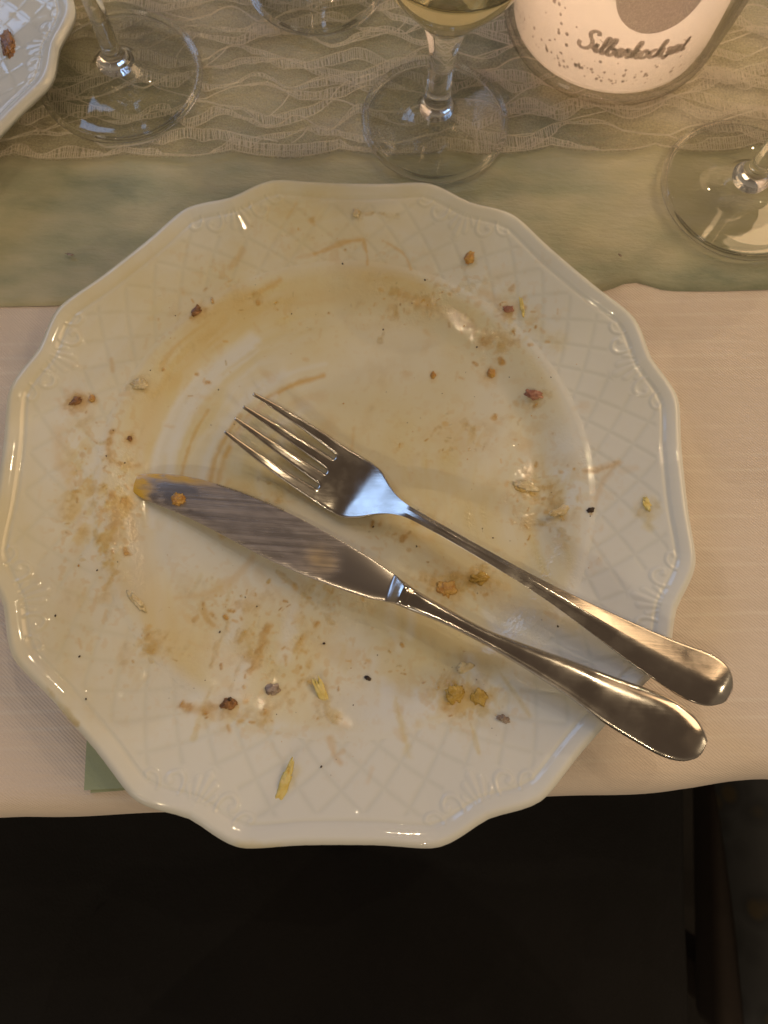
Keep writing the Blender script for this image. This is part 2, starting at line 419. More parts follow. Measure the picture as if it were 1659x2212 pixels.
def rowcurve(j):
    ph = (0 if j % 2 == 0 else math.pi) + .5 * math.sin(j * 1.7)
    k = 2 * math.pi / (.052 + .016 * math.sin(j * 2.3))
    c = lb + .001 + j * sp_ + .0040 * np.sin(A * k + ph + 3.4 * (fbm(A * 11, A * 0 + j, 40) - .5)) + .0085 * (fbm(A * 19, A * 0 + j * 3.1, 50) - .5) + .0016 * np.abs(np.sin(A * 140 + j))
    return c
for j in range(rows):
    c = rowcurve(j)
    if j == 0: c = lb - lace_edge(A) + .0004
    thread(A, c, .00032, .0002)
    hgt = np.clip(.030 * (fbm(A * 27, A * 0 + j * 5.7, 60) - .40), .0003, .0068)      # width of the ladder band
    sgn = 1 if rng.random() < .6 else -1
    if j == 0: sgn = 1
    thread(A, c + sgn * hgt, .00034)
    if j % 2 == 0: thread(A, c + sgn * hgt * .5 + .0002 * np.sin(A * 900), .00022)
    for q in np.arange(-.30, .30, .00105):
        q = q + rng.normal(0, .00012); i = int(np.clip((q + .30) / .60 * 899, 1, 898))
        if hgt[i] < .0009: continue
        h = sgn * hgt[i]; t = np.linspace(0, 1, 3)
        thread(q + t * rng.normal(.0003, .0004), c[i] + t * h, .00036)
for k in range(130):                                                    # cross vines between the rows
    j = rng.integers(0, rows - 1); q = rng.uniform(-.28, .28); c0, c1 = rowcurve(j), rowcurve(j + 1)
    i0 = int((q + .30) / .60 * 899); i1 = int(np.clip(i0 + rng.integers(-40, 40), 0, 899)); t = np.linspace(0, 1, 14)
    a = A[i0] + (A[i1] - A[i0]) * t + .0012 * np.sin(t * math.pi) * rng.choice([-1, 1]); b = c0[i0] + (c1[i1] - c0[i0]) * t
    thread(a, b, .0005, .0003)
root = empty('lace_ribbon', (*tw(la, lb), 0))
tag(root, 'wide beige lace ribbon of wavy netting laid over the olive runner', 'lace ribbon')
def child(name, me, mat, root):                                         # world-space mesh under an empty
    o = link(name, me, mat, root); o.matrix_parent_inverse = Matrix.Translation(root.location).inverted(); return o
child('tulle', tul, TULLE, root)
o = child('lace_thread', np_mesh('lace_thread', np.vstack(LV), np.vstack(LF)), LACE, root); o['kind'] = 'stuff'

# green paper napkin, two plies, its corner peeping out under the plate
root = empty('paper_napkin', (*at(175, 1705, .001)[:2], .001))
tag(root, 'green paper napkin corner peeping out from under the lower left plate rim', 'napkin')
for (px, py, z, ang, sx, sy) in ((182, 1707, .0016, 8, .105, .10), (196, 1713, .0008, 9.5, .10, .105)):
    p = at(px, py, z); ca, sa = math.cos(R(ang)), math.sin(R(ang)); n = 14
    V = []
    for i in range(n):
        for j in range(n):
            a, b = i / (n - 1) * sx, j / (n - 1) * sy
            V.append((p[0] + a * ca - b * sa, p[1] + a * sa + b * ca, z + .0006 * float(fbm(np.array([a * 50.]), np.array([b * 50.]), 3)[0])))
    child('ply', np_mesh('ply', V, grid_faces(n, n)), PAPER, root)

# floor
me = np_mesh('floor', [(-3, -3, -.75), (3, -3, -.75), (3, 3, -.75), (-3, 3, -.75)], [(0, 1, 2, 3)], False)
tag(link('floor', me, FLOOR), kind='structure')

# wooden table body under the cloth
root = empty('table', (*tw(0, .48), -.75)); tag(root, 'wooden table carrying the white cloth', 'table')
child('table_top', me_top := bpy.data.meshes['table_top'], WOOD, root)
for a in (-.66, .66):
    for b in (.10, .86):
        bm = bmesh.new(); bmesh.ops.create_cone(bm, segments=16, cap_ends=True, radius1=.022, radius2=.03, depth=.715)
        x, y = tw(a, b); bmesh.ops.translate(bm, verts=bm.verts, vec=(x, y, -.75 + .3585))
        lm = bpy.data.meshes.new('leg'); bm.to_mesh(lm); bm.free(); child('leg', lm, WOOD, root)

# ------------------------------------------------------------------ person's lap (seated, black clothing)
def skin_body(name, pts, edges, rad, mat):
    me = bpy.data.meshes.new(name); me.from_pydata(pts, edges, [])
    o = bpy.data.objects.new(name, me); COL.objects.link(o)
    sk = o.modifiers.new('skin', 'SKIN'); sk.use_smooth_shade = True
    for v_, r_ in zip(me.skin_vertices[0].data, rad): v_.radius = r_ if isinstance(r_, tuple) else (r_, r_)
    me.skin_vertices[0].data[0].use_root = True
    ss = o.modifiers.new('sub', 'SUBSURF'); ss.levels = 2; ss.render_levels = 2
    dg = bpy.context.evaluated_depsgraph_get(); dg.update()
    ev = bpy.data.meshes.new_from_object(o.evaluated_get(dg)); bpy.data.objects.remove(o)
    for p in ev.polygons: p.use_smooth = True
    ev.materials.clear()
    return ev
# pelvis, waist, two thighs under the table, shins, feet
px_, py_ = .03, -.36
pts = [(px_, py_, -.22), (px_, py_ - .02, -.10), (px_, py_ - .04, .02)]
edges = [(0, 1), (1, 2)]; rad = [(.17, .12), (.155, .11), (.15, .10)]
for s in (-1, 1):
    b = len(pts)
    pts += [(px_ + s * .082, py_ + .03, -.225), (px_ + s * .086, py_ + .20, -.215), (px_ + s * .088, py_ + .40, -.22), (px_ + s * .085, py_ + .47, -.27),
            (px_ + s * .085, py_ + .46, -.45), (px_ + s * .085, py_ + .44, -.68), (px_ + s * .088, py_ + .50, -.715), (px_ + s * .09, py_ + .60, -.725)]
    edges += [(0, b)] + [(b + k, b + k + 1) for k in range(7)]
    rad += [.098, .088, .072, .064, .056, .042, .038, .026]
body = skin_body('person', pts, edges, rad, BLACK)
root = tag(link('person', body, BLACK), 'person in black clothing sitting at the table edge, only the lap in view', 'person')
# black skirt cloth draped over both thighs
na, nb = 90, 60; V = []
for i, a in enumerate(np.linspace(-1, 1, na)):
    for j, b in enumerate(np.linspace(0, 1, nb)):
        x = px_ - .03 + .215 * a * (1 - .03 * b); y = py_ + .06 + .36 * b
        z = -.118 - .012 * b - .050 * abs(a) ** 2.6 - .10 * max(0, abs(a) - .86) - .012 * math.exp(-(a / .16) ** 2)
        z += .010 * math.sin(9 * a + 5 * b + 2 * math.sin(3 * b)) * .35 + .006 * float(fbm(np.array([a * 4 + 9]), np.array([b * 5.]), 12)[0])
        V.append((x, y + .01 * a * a, z))
o = link('skirt', np_mesh('skirt', V, grid_faces(na, nb)), BLACK, root)
mo = o.modifiers.new('thick', 'SOLIDIFY'); mo.thickness = .004

# chair under the person and the neighbour's brocade cushion
root = empty('chair', (px_, py_ + .02, -.75)); tag(root, 'dark wooden chair under the person in black', 'chair')
def box(name, c, s, mat, root, bev=.006):
    bm = bmesh.new(); bmesh.ops.create_cube(bm, size=1)
    for q in bm.verts: q.co = Vector((c[0] + q.co.x * s[0], c[1] + q.co.y * s[1], c[2] + q.co.z * s[2]))
    if bev: bmesh.ops.bevel(bm, geom=bm.edges[:] + bm.verts[:], offset=bev, segments=3, affect='EDGES', profile=.5)
    me = bpy.data.meshes.new(name); bm.to_mesh(me); bm.free()
    for p in me.polygons: p.use_smooth = True
    return child(name, me, mat, root)
box('seat', (px_, py_ + .02, -.345), (.44, .42, .045), WOOD, root, .012)
for sx in (-1, 1):
    for sy in (-1, 1): box('leg', (px_ + sx * .19, py_ + .02 + sy * .18, -.56), (.036, .036, .38), WOOD, root)
root = empty('side_chair', (.47, -.20, -.75)); tag(root, 'neighbouring chair with grey and gold brocade seat at right edge', 'chair')
bm = bmesh.new(); bmesh.ops.create_grid(bm, x_segments=24, y_segments=24, size=1)
for q in bm.verts:
    a, b = q.co.x, q.co.y; sq = (1 - a ** 6) * (1 - b ** 6)
    q.co = Vector((.495 + a * .185 - .02 * b, -.12 + b * .19, -.345 + .04 * max(0, sq) ** .4 + .004 * math.sin(a * 9 + b * 4)))
me = bpy.data.meshes.new('seat_cushion'); bm.to_mesh(me); bm.free()
for p in me.polygons: p.use_smooth = True
child('seat_cushion', me, BROCADE, root)
box('seat_frame', (.495, -.12, -.372), (.37, .38, .05), WOOD, root, .01)
for sx in (-1, 1):
    for sy in (-1, 1): box('leg', (.495 + sx * .16, -.12 + sy * .165, -.573), (.036, .036, .352), WOOD, root)

# ------------------------------------------------------------------ plate
RW = .0995; PC = np.array([-.001, .0])
_phi = np.array([0, 2.5, 5, 7, 9, 10.5, 12, 13.3, 14.5, 16, 17.5, 19, 20.5, 22.5])
_rr = np.array([.1328, .13295, .1334, .1341, .1351, .1360, .1369, .1376, .1379, .13765, .1370, .1362, .1354, .1348])
PHASE = R(5.0)
def fold(th):
    d = (th - PHASE) / (math.pi / 4); return (d - np.round(d)) * (math.pi / 4)     # -22.5..22.5 deg about a side's middle
def Rout(th): return np.interp(np.degrees(np.abs(fold(th))), _phi, _rr) * 1.019
_SC = [  # scroll strokes at a corner, (along, inward, half width, height) in mm
    ([(0, 7.2), (0, 11), (0, 15.5)], 1.5, .55), ([(1.6, 7.4), (2.6, 10.5), (3.6, 13.6)], 1.2, .5), ([(3.4, 7), (5, 9), (6, 10.5)], .8, .4),
    ([(7.4, 7.2), (7.6, 10.2), (9.2, 13.0), (12, 14.2), (14.2, 12.9), (14.3, 11.0), (12.9, 10.3)], 1.0, .6),
    ([(15.6, 6.8), (16.6, 9.2), (18.8, 11.0), (21.4, 10.6), (22.3, 9.0), (21.3, 8.2)], .8, .5)]
def plate_shape(r, th, detail=True):
    """top surface height over the plate's foot and groove tint"""
    Ro = Rout(th); de = (Ro - r) * 1000
    q = np.clip((r - RW) / (Ro - RW), 0, 1)
    z = np.where(r < .078, .0060, .0060 + .0068 * sstep(r, .078, .0990) )
    z = np.where(r >= RW - .0006, .0128 + .0100 * q ** 1.25, z)
    z = z + .00022 * np.exp(-((r - RW) / .0013) ** 2)
    # border: groove, convex band, rounded edge
    z = z - .00040 * np.exp(-((de - 7.6) / .85) ** 2) + .00042 * np.sin(np.clip(de / 6.8, 0, 1) * math.pi) * (r > RW)
    z = z - .0023 * np.clip(1 - de / 3.4, 0, 1) ** 2.1
    if not detail: return z
    g = np.zeros_like(z)
    f = fold(th); cphi = (math.pi / 8 - np.abs(f)); s = cphi * Ro * 1000             # distance along the rim from the corner
    orn = np.zeros_like(z)
    sel = (de > 3) & (de < 20) & (s < 27)
    if sel.any():
        S, D = s[sel], de[sel]; o_ = np.zeros(S.shape)
        for pts, hw, h in _SC:
            P = spline(pts, 5 * len(pts)); best = np.full(S.shape, 99.); tt = np.zeros(S.shape)
            for k in range(len(P) - 1):
                a, b = P[k], P[k + 1]; ab = b - a; L = ab @ ab
                t = np.clip(((S - a[0]) * ab[0] + (D - a[1]) * ab[1]) / L, 0, 1)
                d = np.hypot(S - a[0] - t * ab[0], D - a[1] - t * ab[1]); m_ = d < best
                best = np.where(m_, d, best); tt = np.where(m_, (k + t) / (len(P) - 1), tt)
            wd = hw * (.65 + .5 * tt)
            o_ = np.maximum(o_, h * np.exp(-(best / (wd * .95)) ** 2))
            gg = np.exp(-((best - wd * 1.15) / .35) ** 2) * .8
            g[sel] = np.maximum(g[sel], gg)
        orn[sel] = o_
    z = z + orn * .00055
    ring = r > RW + .0018
    lim = 9.2 + 8.5 * np.exp(-(s / 17) ** 4)
    wgt = sstep(de, lim, lim + 1.8) * ring
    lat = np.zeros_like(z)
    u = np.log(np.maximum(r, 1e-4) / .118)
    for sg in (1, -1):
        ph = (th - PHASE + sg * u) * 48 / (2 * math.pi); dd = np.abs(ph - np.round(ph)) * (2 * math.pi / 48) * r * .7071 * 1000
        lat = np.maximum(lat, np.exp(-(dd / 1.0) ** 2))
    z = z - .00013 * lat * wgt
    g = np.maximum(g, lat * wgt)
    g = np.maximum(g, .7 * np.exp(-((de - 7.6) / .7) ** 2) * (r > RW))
    return z, g
def plate_z(x, y):
    dx, dy = x - PC[0], y - PC[1]; r = np.hypot(dx, dy)
    return float(plate_shape(np.array([r]), np.array([math.atan2(dy, dx)]), False)[0]) + .0
def on_plate(px, py):
    z = .012
    for _ in range(5):
        p = at(px, py, z); z = plate_z(p[0], p[1])
    return at(px, py, z)

# ---- stain rasters in plate coordinates
NR = 1000; EXT = .150; G = np.linspace(-EXT, EXT, NR)
GX, GY = np.meshgrid(G, G, indexing='xy')                 # row = y, col = x
GXw, GYw = GX + PC[0], GY + PC[1]
rad = np.hypot(GX, GY); ang = np.arctan2(GY, GX)
warp = .006 * (fbm(GX * 40, GY * 40, 70) - .5)
oil = np.zeros_like(GX); sauce = np.zeros_like(GX); thick = np.zeros_like(GX); tone = np.zeros_like(GX)
in_well = sstep(rad, .101, .094)
# swirls left by wiping: arcs in the upper part, fanned strokes below
arc = fbm(rad * 300 + 6 * warp * 100, ang * 2.6 + 9, 71, 5)
fan = fbm((GX * .95 + GY * .30) * 260, (GY * .95 - GX * .30) * 20, 73, 5)
upw = sstep(GY, -.02, .02); streak = arc * upw + fan * (1 - upw)
cloud = fbm(GX * 26 + 3, GY * 26, 74, 5); fineN = fbm(GX * 130, GY * 130, 75, 4)
oil += in_well * np.clip(.60 + .75 * (streak - .5) * sstep(fbm(GX * 18 + 60, GY * 18, 79), .35, .6) * 1.4 + .9 * (cloud - .48), 0, 1)
side = sstep(-GX * .90 + GY * .45, -.035, .07)            # left and far side of the rim are oily
oil += (1 - in_well) * side * np.clip(.46 + 1.2 * (cloud - .5) + .3 * (streak - .5), 0, 1)
sauce += in_well * np.clip((cloud - .50) * 1.1, 0, .30) * np.clip((streak - .36) * 3, 0, 1) * sstep(fineN, .3, .6)
oil += .18 * in_well
sauce += sstep(rad, .080, .088) * sstep(rad, .108, .097) * sstep(fbm(ang * 5, rad * 60, 77, 4), .46, .66) * .14 * (.35 + side)
def blob(px, py, rx, ry, rot=0):
    p = on_plate(px, py); k = .30 / F_PX
    dx, dy = GXw - p[0], GYw - p[1]; c, s_ = math.cos(R(rot)), math.sin(R(rot))
    return np.exp(-(((dx * c + dy * s_) / (rx * k)) ** 2 + ((-dx * s_ + dy * c) / (ry * k)) ** 2))
for px, py, rx, ry, rot, a in ((640, 1215, 190, 90, 10, .75), (870, 760, 150, 95, 0, .35), (1235, 1010, 50, 130, 0, .85), (900, 1560, 170, 55, 0, .9),
                              (1160, 1370, 120, 70, -35, .7), (390, 1180, 110, 70, 0, .6), (640, 830, 120, 60, 30, .25), (760, 1430, 60, 110, 15, .5), (500, 1450, 45, 90, 20, .5),
                              (1390, 1300, 120, 240, 0, .9), (1250, 1560, 160, 120, 0, .8), (800, 1720, 420, 70, 0, .8), (1060, 900, 60, 120, 0, .4)):
    m_ = 1 - a * np.clip(blob(px, py, rx, ry, rot) * 1.3, 0, 1); oil *= m_; sauce *= m_
def smear(pts, wpx, amt, kind='sauce', th=.0, rag=.5):
    """a ragged brush mark through photo pixels lying on the plate"""
    P = spline([on_plate(*q)[:2] for q in pts], max(2, 6 * (len(pts) - 1) + 1)) if len(pts) > 1 else np.array([on_plate(*pts[0])[:2]] * 2) + np.array([[0, 0], [1e-5, 0]])
    hw = wpx * .30 / F_PX / 2; lo = P.min(0) - hw * 3; hi = P.max(0) + hw * 3
    i0, i1 = np.searchsorted(G, lo[1] - PC[1]), np.searchsorted(G, hi[1] - PC[1]); j0, j1 = np.searchsorted(G, lo[0] - PC[0]), np.searchsorted(G, hi[0] - PC[0])
    X, Y = GXw[i0:i1, j0:j1], GYw[i0:i1, j0:j1]; best = np.full(X.shape, 9.); tt = np.zeros(X.shape)
    for k in range(len(P) - 1):
        a, b = P[k], P[k + 1]; ab = b - a; L = ab @ ab + 1e-15
        t = np.clip(((X - a[0]) * ab[0] + (Y - a[1]) * ab[1]) / L, 0, 1); d = np.hypot(X - a[0] - t * ab[0], Y - a[1] - t * ab[1])
        m_ = d < best; best = np.where(m_, d, best); tt = np.where(m_, (k + t) / max(1, len(P) - 1), tt)
    sd = int(pts[0][0] * 7 + pts[0][1])
    nz = fbm(X * 420, Y * 420, sd, 4); nw = fbm(X * 130, Y * 130, sd + 5, 3)
    e = best / (hw * 1.35) + (nz - .5) * 1.5 * rag * 2 + (nw - .5) * 2.0 * rag
    val = amt * .85 * sstep(e, 1.35, -.05) * (1 - rag * .9 + rag * 1.6 * nz)
    if kind == 'sauce': sauce[i0:i1, j0:j1] = np.maximum(sauce[i0:i1, j0:j1], val)
    elif kind == 'clean': oil[i0:i1, j0:j1] *= 1 - val; sauce[i0:i1, j0:j1] *= 1 - val
    else: oil[i0:i1, j0:j1] = np.maximum(oil[i0:i1, j0:j1], val)
    if th:
        tv = th * sstep(e, .95, .1)
        sub = thick[i0:i1, j0:j1]; tone[i0:i1, j0:j1] = np.where(tv > sub, 1.0 if kind == 'sauce' else .15, tone[i0:i1, j0:j1]); thick[i0:i1, j0:j1] = np.maximum(sub, tv)
rag1 = fbm(GX * 150 + 40, GY * 150, 81, 5); rag2 = fbm((GX * .35 + GY * .94) * 90, (GY * .35 - GX * .94) * 420, 82, 4); fleck = sstep(fbm(GX * 430 + 11, GY * 430, 84, 3), .60, .72)
for px, py, rx, ry, rot, a in ((245, 1110, 42, 190, 5, 1.0), (170, 1080, 40, 190, 8, .75), (600, 1400, 150, 90, -35, .8), (480, 1300, 110, 50, -30, .6), (760, 1420, 130, 60, 10, .55), (980, 1265, 90, 45, 10, .95),
                              (1000, 1500, 75, 50, 0, .95), (1165, 1080, 90, 90, 20, .7), (975, 945, 95, 60, 10, .7), (1130, 900, 50, 90, 0, .55), (900, 650, 170, 40, 18, .65), (1090, 720, 80, 60, 40, .7),
                              (560, 640, 150, 36, -22, .6), (400, 770, 50, 120, 25, .45), (700, 1290, 120, 60, 40, .6), (560, 1090, 90, 30, 20, .6), (330, 1390, 60, 40, 0, .7), (560, 1540, 150, 36, 5, .6), (960, 1450, 110, 40, 0, .45),
                              (640, 500, 90, 60, 0, .35), (790, 540, 110, 36, -8, .4), (250, 1440, 110, 40, -20, .45), (870, 1150, 120, 40, 30, .5), (820, 880, 90, 150, 0, .25)):
    bl = np.clip(blob(px, py, rx, ry, rot) * 1.25, 0, 1)
    sauce = np.maximum(sauce, a * .50 * bl * sstep(rag1 * .75 + rag2 * .25, .48, .68)); sauce = np.maximum(sauce, a * .55 * np.sqrt(bl) * fleck); oil = np.maximum(oil, np.clip(a * 1.1 * bl * sstep(rag1 * .6 + rag2 * .4, .38, .56), 0, 1))
    thick = np.maximum(thick, .6 * a * bl * sstep(rag1 * .75 + rag2 * .25, .54, .70)); tone = np.where(bl * a > .3, .35, tone)
S_ = smear
S_([(680, 548), (715, 535), (750, 522), (785, 518)], 11, .85); S_([(785, 518), (792, 545), (794, 572)], 8, .8); S_([(828, 520), (862, 540), (880, 560), (888, 582)], 9, .7)
S_([(640, 556), (680, 549)], 9, .4); S_([(430, 682), (480, 655), (540, 638)], 22, .45); S_([(530, 640), (570, 627), (605, 605)], 17, .75); S_([(412, 688), (440, 668)], 16, .75, th=.5)
S_([(345, 800), (365, 765), (400, 730), (455, 692)], 11, .5); S_([(390, 812), (420, 770), (470, 730), (520, 700)], 12, .3, 'oil'); S_([(500, 575), (512, 560), (525, 540)], 14, .5); S_([(395, 632)], 24, .5)
S_([(600, 655), (660, 655), (720, 645)], 14, .3); S_([(620, 470), (640, 440)], 10, .35); S_([(630, 500)], 16, .4)
S_([(760, 462), (800, 460), (855, 468)], 16, .5, 'oil', .4)
S_([(165, 868)], 26, .5); S_([(128, 935), (128, 985), (150, 1030)], 26, .42); S_([(150, 1030), (165, 1090), (172, 1140), (165, 1190)], 22, .35); S_([(140, 1000), (190, 990)], 30, .5, 'oil')
S_([(240, 935), (235, 970), (238, 1000)], 18, .75, th=.5); S_([(235, 990), (270, 1008), (296, 1004)], 16, .6, th=.3)
S_([(243, 1070), (252, 1120), (240, 1165)], 26, .6, th=.45); S_([(232, 1160), (230, 1210), (245, 1240)], 26, .8, 'oil', .5); S_([(200, 1060), (205, 1110), (210, 1160)], 18, .7, 'oil', .3)
S_([(282, 1110), (290, 1165)], 16, .45); S_([(240, 775), (243, 800)], 9, .5)
S_([(318, 1375), (345, 1385), (330, 1400)], 34, .85, 'oil', .45); S_([(190, 1480), (230, 1455), (270, 1445), (320, 1435)], 34, .6, 'oil'); S_([(215, 1360), (250, 1320), (255, 1290)], 30, .5, 'oil')
S_([(105, 1490), (135, 1530), (165, 1565)], 17, .9, 'oil', .3); S_([(175, 1400), (170, 1380)], 6, .6)
S_([(395, 1525), (440, 1532), (495, 1520)], 20, .75, th=.55); S_([(440, 1530), (465, 1550)], 14, .6); S_([(455, 1440), (470, 1400), (492, 1345)], 13, .75, 'oil', .4); S_([(545, 1445), (562, 1405), (580, 1355)], 20, .6, 'sauce', .5)
S_([(495, 1500), (515, 1440), (540, 1400)], 14, .7, 'oil', .3); S_([(530, 1540), (560, 1558)], 22, .6, 'oil', .3); S_([(675, 1470), (695, 1500), (715, 1535), (728, 1550)], 26, .95, 'oil', .55)
S_([(545, 1205), (510, 1245), (455, 1280), (380, 1292)], 18, .5); S_([(438, 1305), (445, 1335), (462, 1352)], 14, .75, th=.4); S_([(600, 1235), (660, 1290), (720, 1345)], 14, .45, 'oil', .35)
S_([(560, 1235), (600, 1280), (640, 1330)], 26, .35, th=0)
S_([(965, 1490), (985, 1515), (1000, 1540)], 46, .9, 'oil', .3); S_([(982, 1500)], 34, .7, th=.6); S_([(1030, 1505)], 40, .55, th=.5); S_([(1035, 1500), (1045, 1530)], 34, .95, 'oil', .4); S_([(905, 1560), (960, 1545)], 16, .7, 'oil')
S_([(920, 1250), (960, 1265), (985, 1285)], 42, .55, th=.4); S_([(1000, 1265), (1045, 1245)], 40, .85, 'oil', .5); S_([(965, 1455), (1010, 1445)], 34, .40, 'oil', .2)
S_([(1262, 1018), (1300, 1014), (1335, 1000)], 17, .7, th=.3); S_([(1325, 1008), (1300, 1045), (1285, 1090)], 15, .5); S_([(1345, 1018), (1375, 1010)], 14, .25)
S_([(1135, 960)], 34, .5); S_([(1112, 1045), (1140, 1060), (1158, 1070)], 26, .55, 'oil', .5); S_([(1110, 1112), (1150, 1132), (1200, 1130)], 11, .8, 'oil', .4); S_([(1140, 1120), (1200, 1140), (1222, 1162)], 18, .5, 'oil', .35)
S_([(1392, 1080), (1400, 1110), (1400, 1135)], 20, .8, 'oil', .2); S_([(1040, 740), (1075, 725), (1100, 740)], 30, .5, th=.35); S_([(1090, 640), (1150, 700), (1200, 740)], 40, .5, 'oil', .15)
S_([(1075, 650), (1060, 640), (1040, 632)], 22, .5); S_([(850, 630), (900, 650), (960, 680), (1015, 705)], 34, .45, 'oil', .45); S_([(880, 640), (930, 655)], 20, .4)
S_([(730, 620), (800, 600), (870, 600)], 34, .4, 'oil', .12); S_([(985, 940)], 95, .32); S_([(1000, 960)], 60, .3); S_([(820, 740), (828, 720)], 15, .6, 'oil', .4)
S_([(765, 925), (760, 972)], 12, .45); S_([(875, 1150), (930, 1165)], 20, .4); S_([(640, 868), (690, 855)], 26, .3); S_([(705, 935), (715, 905)], 30, .3)
S_([(712, 1595), (722, 1630), (735, 1648)], 13, .6); S_([(725, 1632), (742, 1622)], 9, .5); S_([(795, 1690), (805, 1660)], 10, .25); S_([(520, 1100), (560, 1090)], 20, .5, 'oil', .4)
S_([(560, 1035), (600, 1050)], 12, .6, 'oil', .4); S_([(850, 1390)], 30, .5); S_([(690, 1400), (760, 1420)], 40, .28); S_([(1205, 1340), (1240, 1350)], 26, .5, 'oil'); S_([(515, 1827), (600, 1833)], 18, .6, 'oil')
S_([(1010, 575), (1016, 545)], 16, .7, 'oil', .3); S_([(800, 1440), (830, 1450)], 30, .4, 'oil'); S_([(1130, 830), (1120, 860)], 50, .3, 'oil'); S_([(870, 800), (860, 900), (850, 960)], 20, .28, 'oil'); S_([(300, 828)], 40, .45, 'oil')
for x, y, d, k_ in ((1157, 856, 62, 'oil'), (1215, 1108, 60, 'oil'), (590, 1494, 60, 'oil'), (493, 1522, 50, 'sauce'), (166, 870, 50, 'sauce'), (198, 864, 30, 'sauce'), (299, 832, 56, 'oil'), (1013, 562, 40, 'oil'), (1098, 670, 40, 'sauce'),
                    (1061, 810, 44, 'sauce'), (936, 813, 24, 'sauce'), (425, 676, 40, 'sauce'), (769, 466, 36, 'oil'), (1397, 1100, 40, 'oil'), (698, 1505, 60, 'oil'), (1038, 1250, 70, 'oil'), (965, 1274, 70, 'sauce'), (281, 950, 26, 'sauce'), (1135, 1054, 70, 'oil'), (982, 1504, 66, 'sauce'), (1034, 1508, 66, 'oil')):
    S_([(x, y)], d, .7, k_, .35)
rs = np.random.default_rng(19)
# wipe marks: arcs pulled round the upper left of the well, fanned strokes in the lower part
for k in range(16):
    q = rs.uniform(.52, .93); a0 = rs.uniform(R(95), R(150)); a1 = a0 + rs.uniform(R(25), R(70))
    pts = [(748 + 520 * q * math.cos(t), 1085 - 515 * q * math.sin(t)) for t in np.linspace(a0, a1, 5)]
    if k % 2: S_(pts, rs.uniform(10, 26), rs.uniform(.55, .9), 'clean', 0, .25)
    else: S_(pts, rs.uniform(8, 18), rs.uniform(.6, 1.0), 'oil' if k % 4 else 'sauce', .12, .35)
for k in range(26):
    x, y = rs.uniform(420, 1120), rs.uniform(1200, 1520); ln = rs.uniform(60, 150); d = R(118 - (x - 420) * .09) + rs.normal(0, .12)
    pts = [(x, y), (x + ln * .5 * math.cos(d) + rs.normal(0, 5), y + ln * .5 * math.sin(d)), (x + ln * math.cos(d), y + ln * math.sin(d))]
    if k % 2: S_(pts, rs.uniform(14, 34), rs.uniform(.5, .9), 'clean', 0, .3)
    else: S_(pts, rs.uniform(8, 18), rs.uniform(.6, 1.0), 'oil', .2, .5)
# little clots and flecks, thick where the photo is busiest
for px, py, rx, ry, n in ((240, 1080, 28, 110, 46), (170, 1040, 26, 120, 22), (600, 1390, 120, 70, 44), (500, 1290, 90, 40, 22), (980, 1262, 70, 34, 26), (1000, 1500, 60, 36, 22), (1165, 1080, 70, 70, 34), (985, 950, 80, 50, 24),
                          (1120, 900, 50, 80, 22), (900, 650, 130, 34, 34), (1095, 710, 60, 50, 30), (540, 650, 130, 36, 18), (700, 1300, 100, 60, 26), (560, 1530, 110, 28, 16), (330, 1390, 50, 50, 14), (640, 500, 90, 50, 12), (880, 1150, 90, 30, 18), (800, 1440, 120, 40, 22), (420, 780, 60, 90, 14)):
    for k in range(n):
        x, y = px + rs.normal(0, rx * .7), py + rs.normal(0, ry * .7); ln = rs.uniform(1, 11); d = rs.uniform(0, 6.28)
        S_([(x, y), (x + ln * math.cos(d), y + ln * math.sin(d))], 3.5 + 9 * rs.random() ** 2, rs.uniform(.45, 1.0), 'sauce' if rs.random() < .62 else 'oil', rs.choice([0, .3, .6]), .6)
rs = np.random.default_rng(3)
for k in range(170):                                        # small dabs all over the well
    a, q = rs.uniform(0, 6.28), 560 * math.sqrt(rs.uniform(0.0, 1)); x, y = 745 + q * math.cos(a), 1085 + q * math.sin(a) * .97
    ln = rs.uniform(4, 26); d = rs.uniform(0, 6.28)
    S_([(x, y), (x + ln * math.cos(d), y + ln * math.sin(d))], rs.uniform(5, 22), rs.uniform(.12, .5), 'sauce' if rs.random() < .5 else 'oil', 0, .8)
wet = np.clip(thick * 1.0 + in_well * sstep(streak, .52, .72) * .5 * sstep(cloud, .40, .6), 0, 1)
wet = np.maximum(wet, .55 * sstep(rad, .084, .090) * sstep(rad, .102, .098) * sstep(fbm(ang * 9, rad * 120, 78, 3), .42, .62))   # grease caught on the wall
wet = np.maximum(wet, .75 * np.clip(blob(620, 1280, 150, 60, -35) + blob(1130, 1370, 60, 60) + blob(960, 1520, 120, 45), 0, 1) * sstep(fineN, .45, .7))
for px, py, rx, ry, rot in ((930, 655, 110, 30, 22), (1080, 735, 60, 45, 30), (240, 960, 22, 60, 0), (245, 1150, 34, 120, 5), (390, 1450, 110, 40, 40), (690, 1330, 120, 60, 30), (1140, 1360, 60, 45, -30), (540, 1400, 60, 80, 20), (800, 610, 90, 25, 5)):
    wet = np.maximum(wet, np.clip(blob(px, py, rx, ry, rot) * 1.5, 0, 1) * 1.3 * sstep(fbm(GX * 210, GY * 210, 87, 3), .34, .48))
wet = np.clip(wet, 0, 1)
oil = np.clip(oil, 0, 1); sauce = np.clip(sauce, 0, 1)
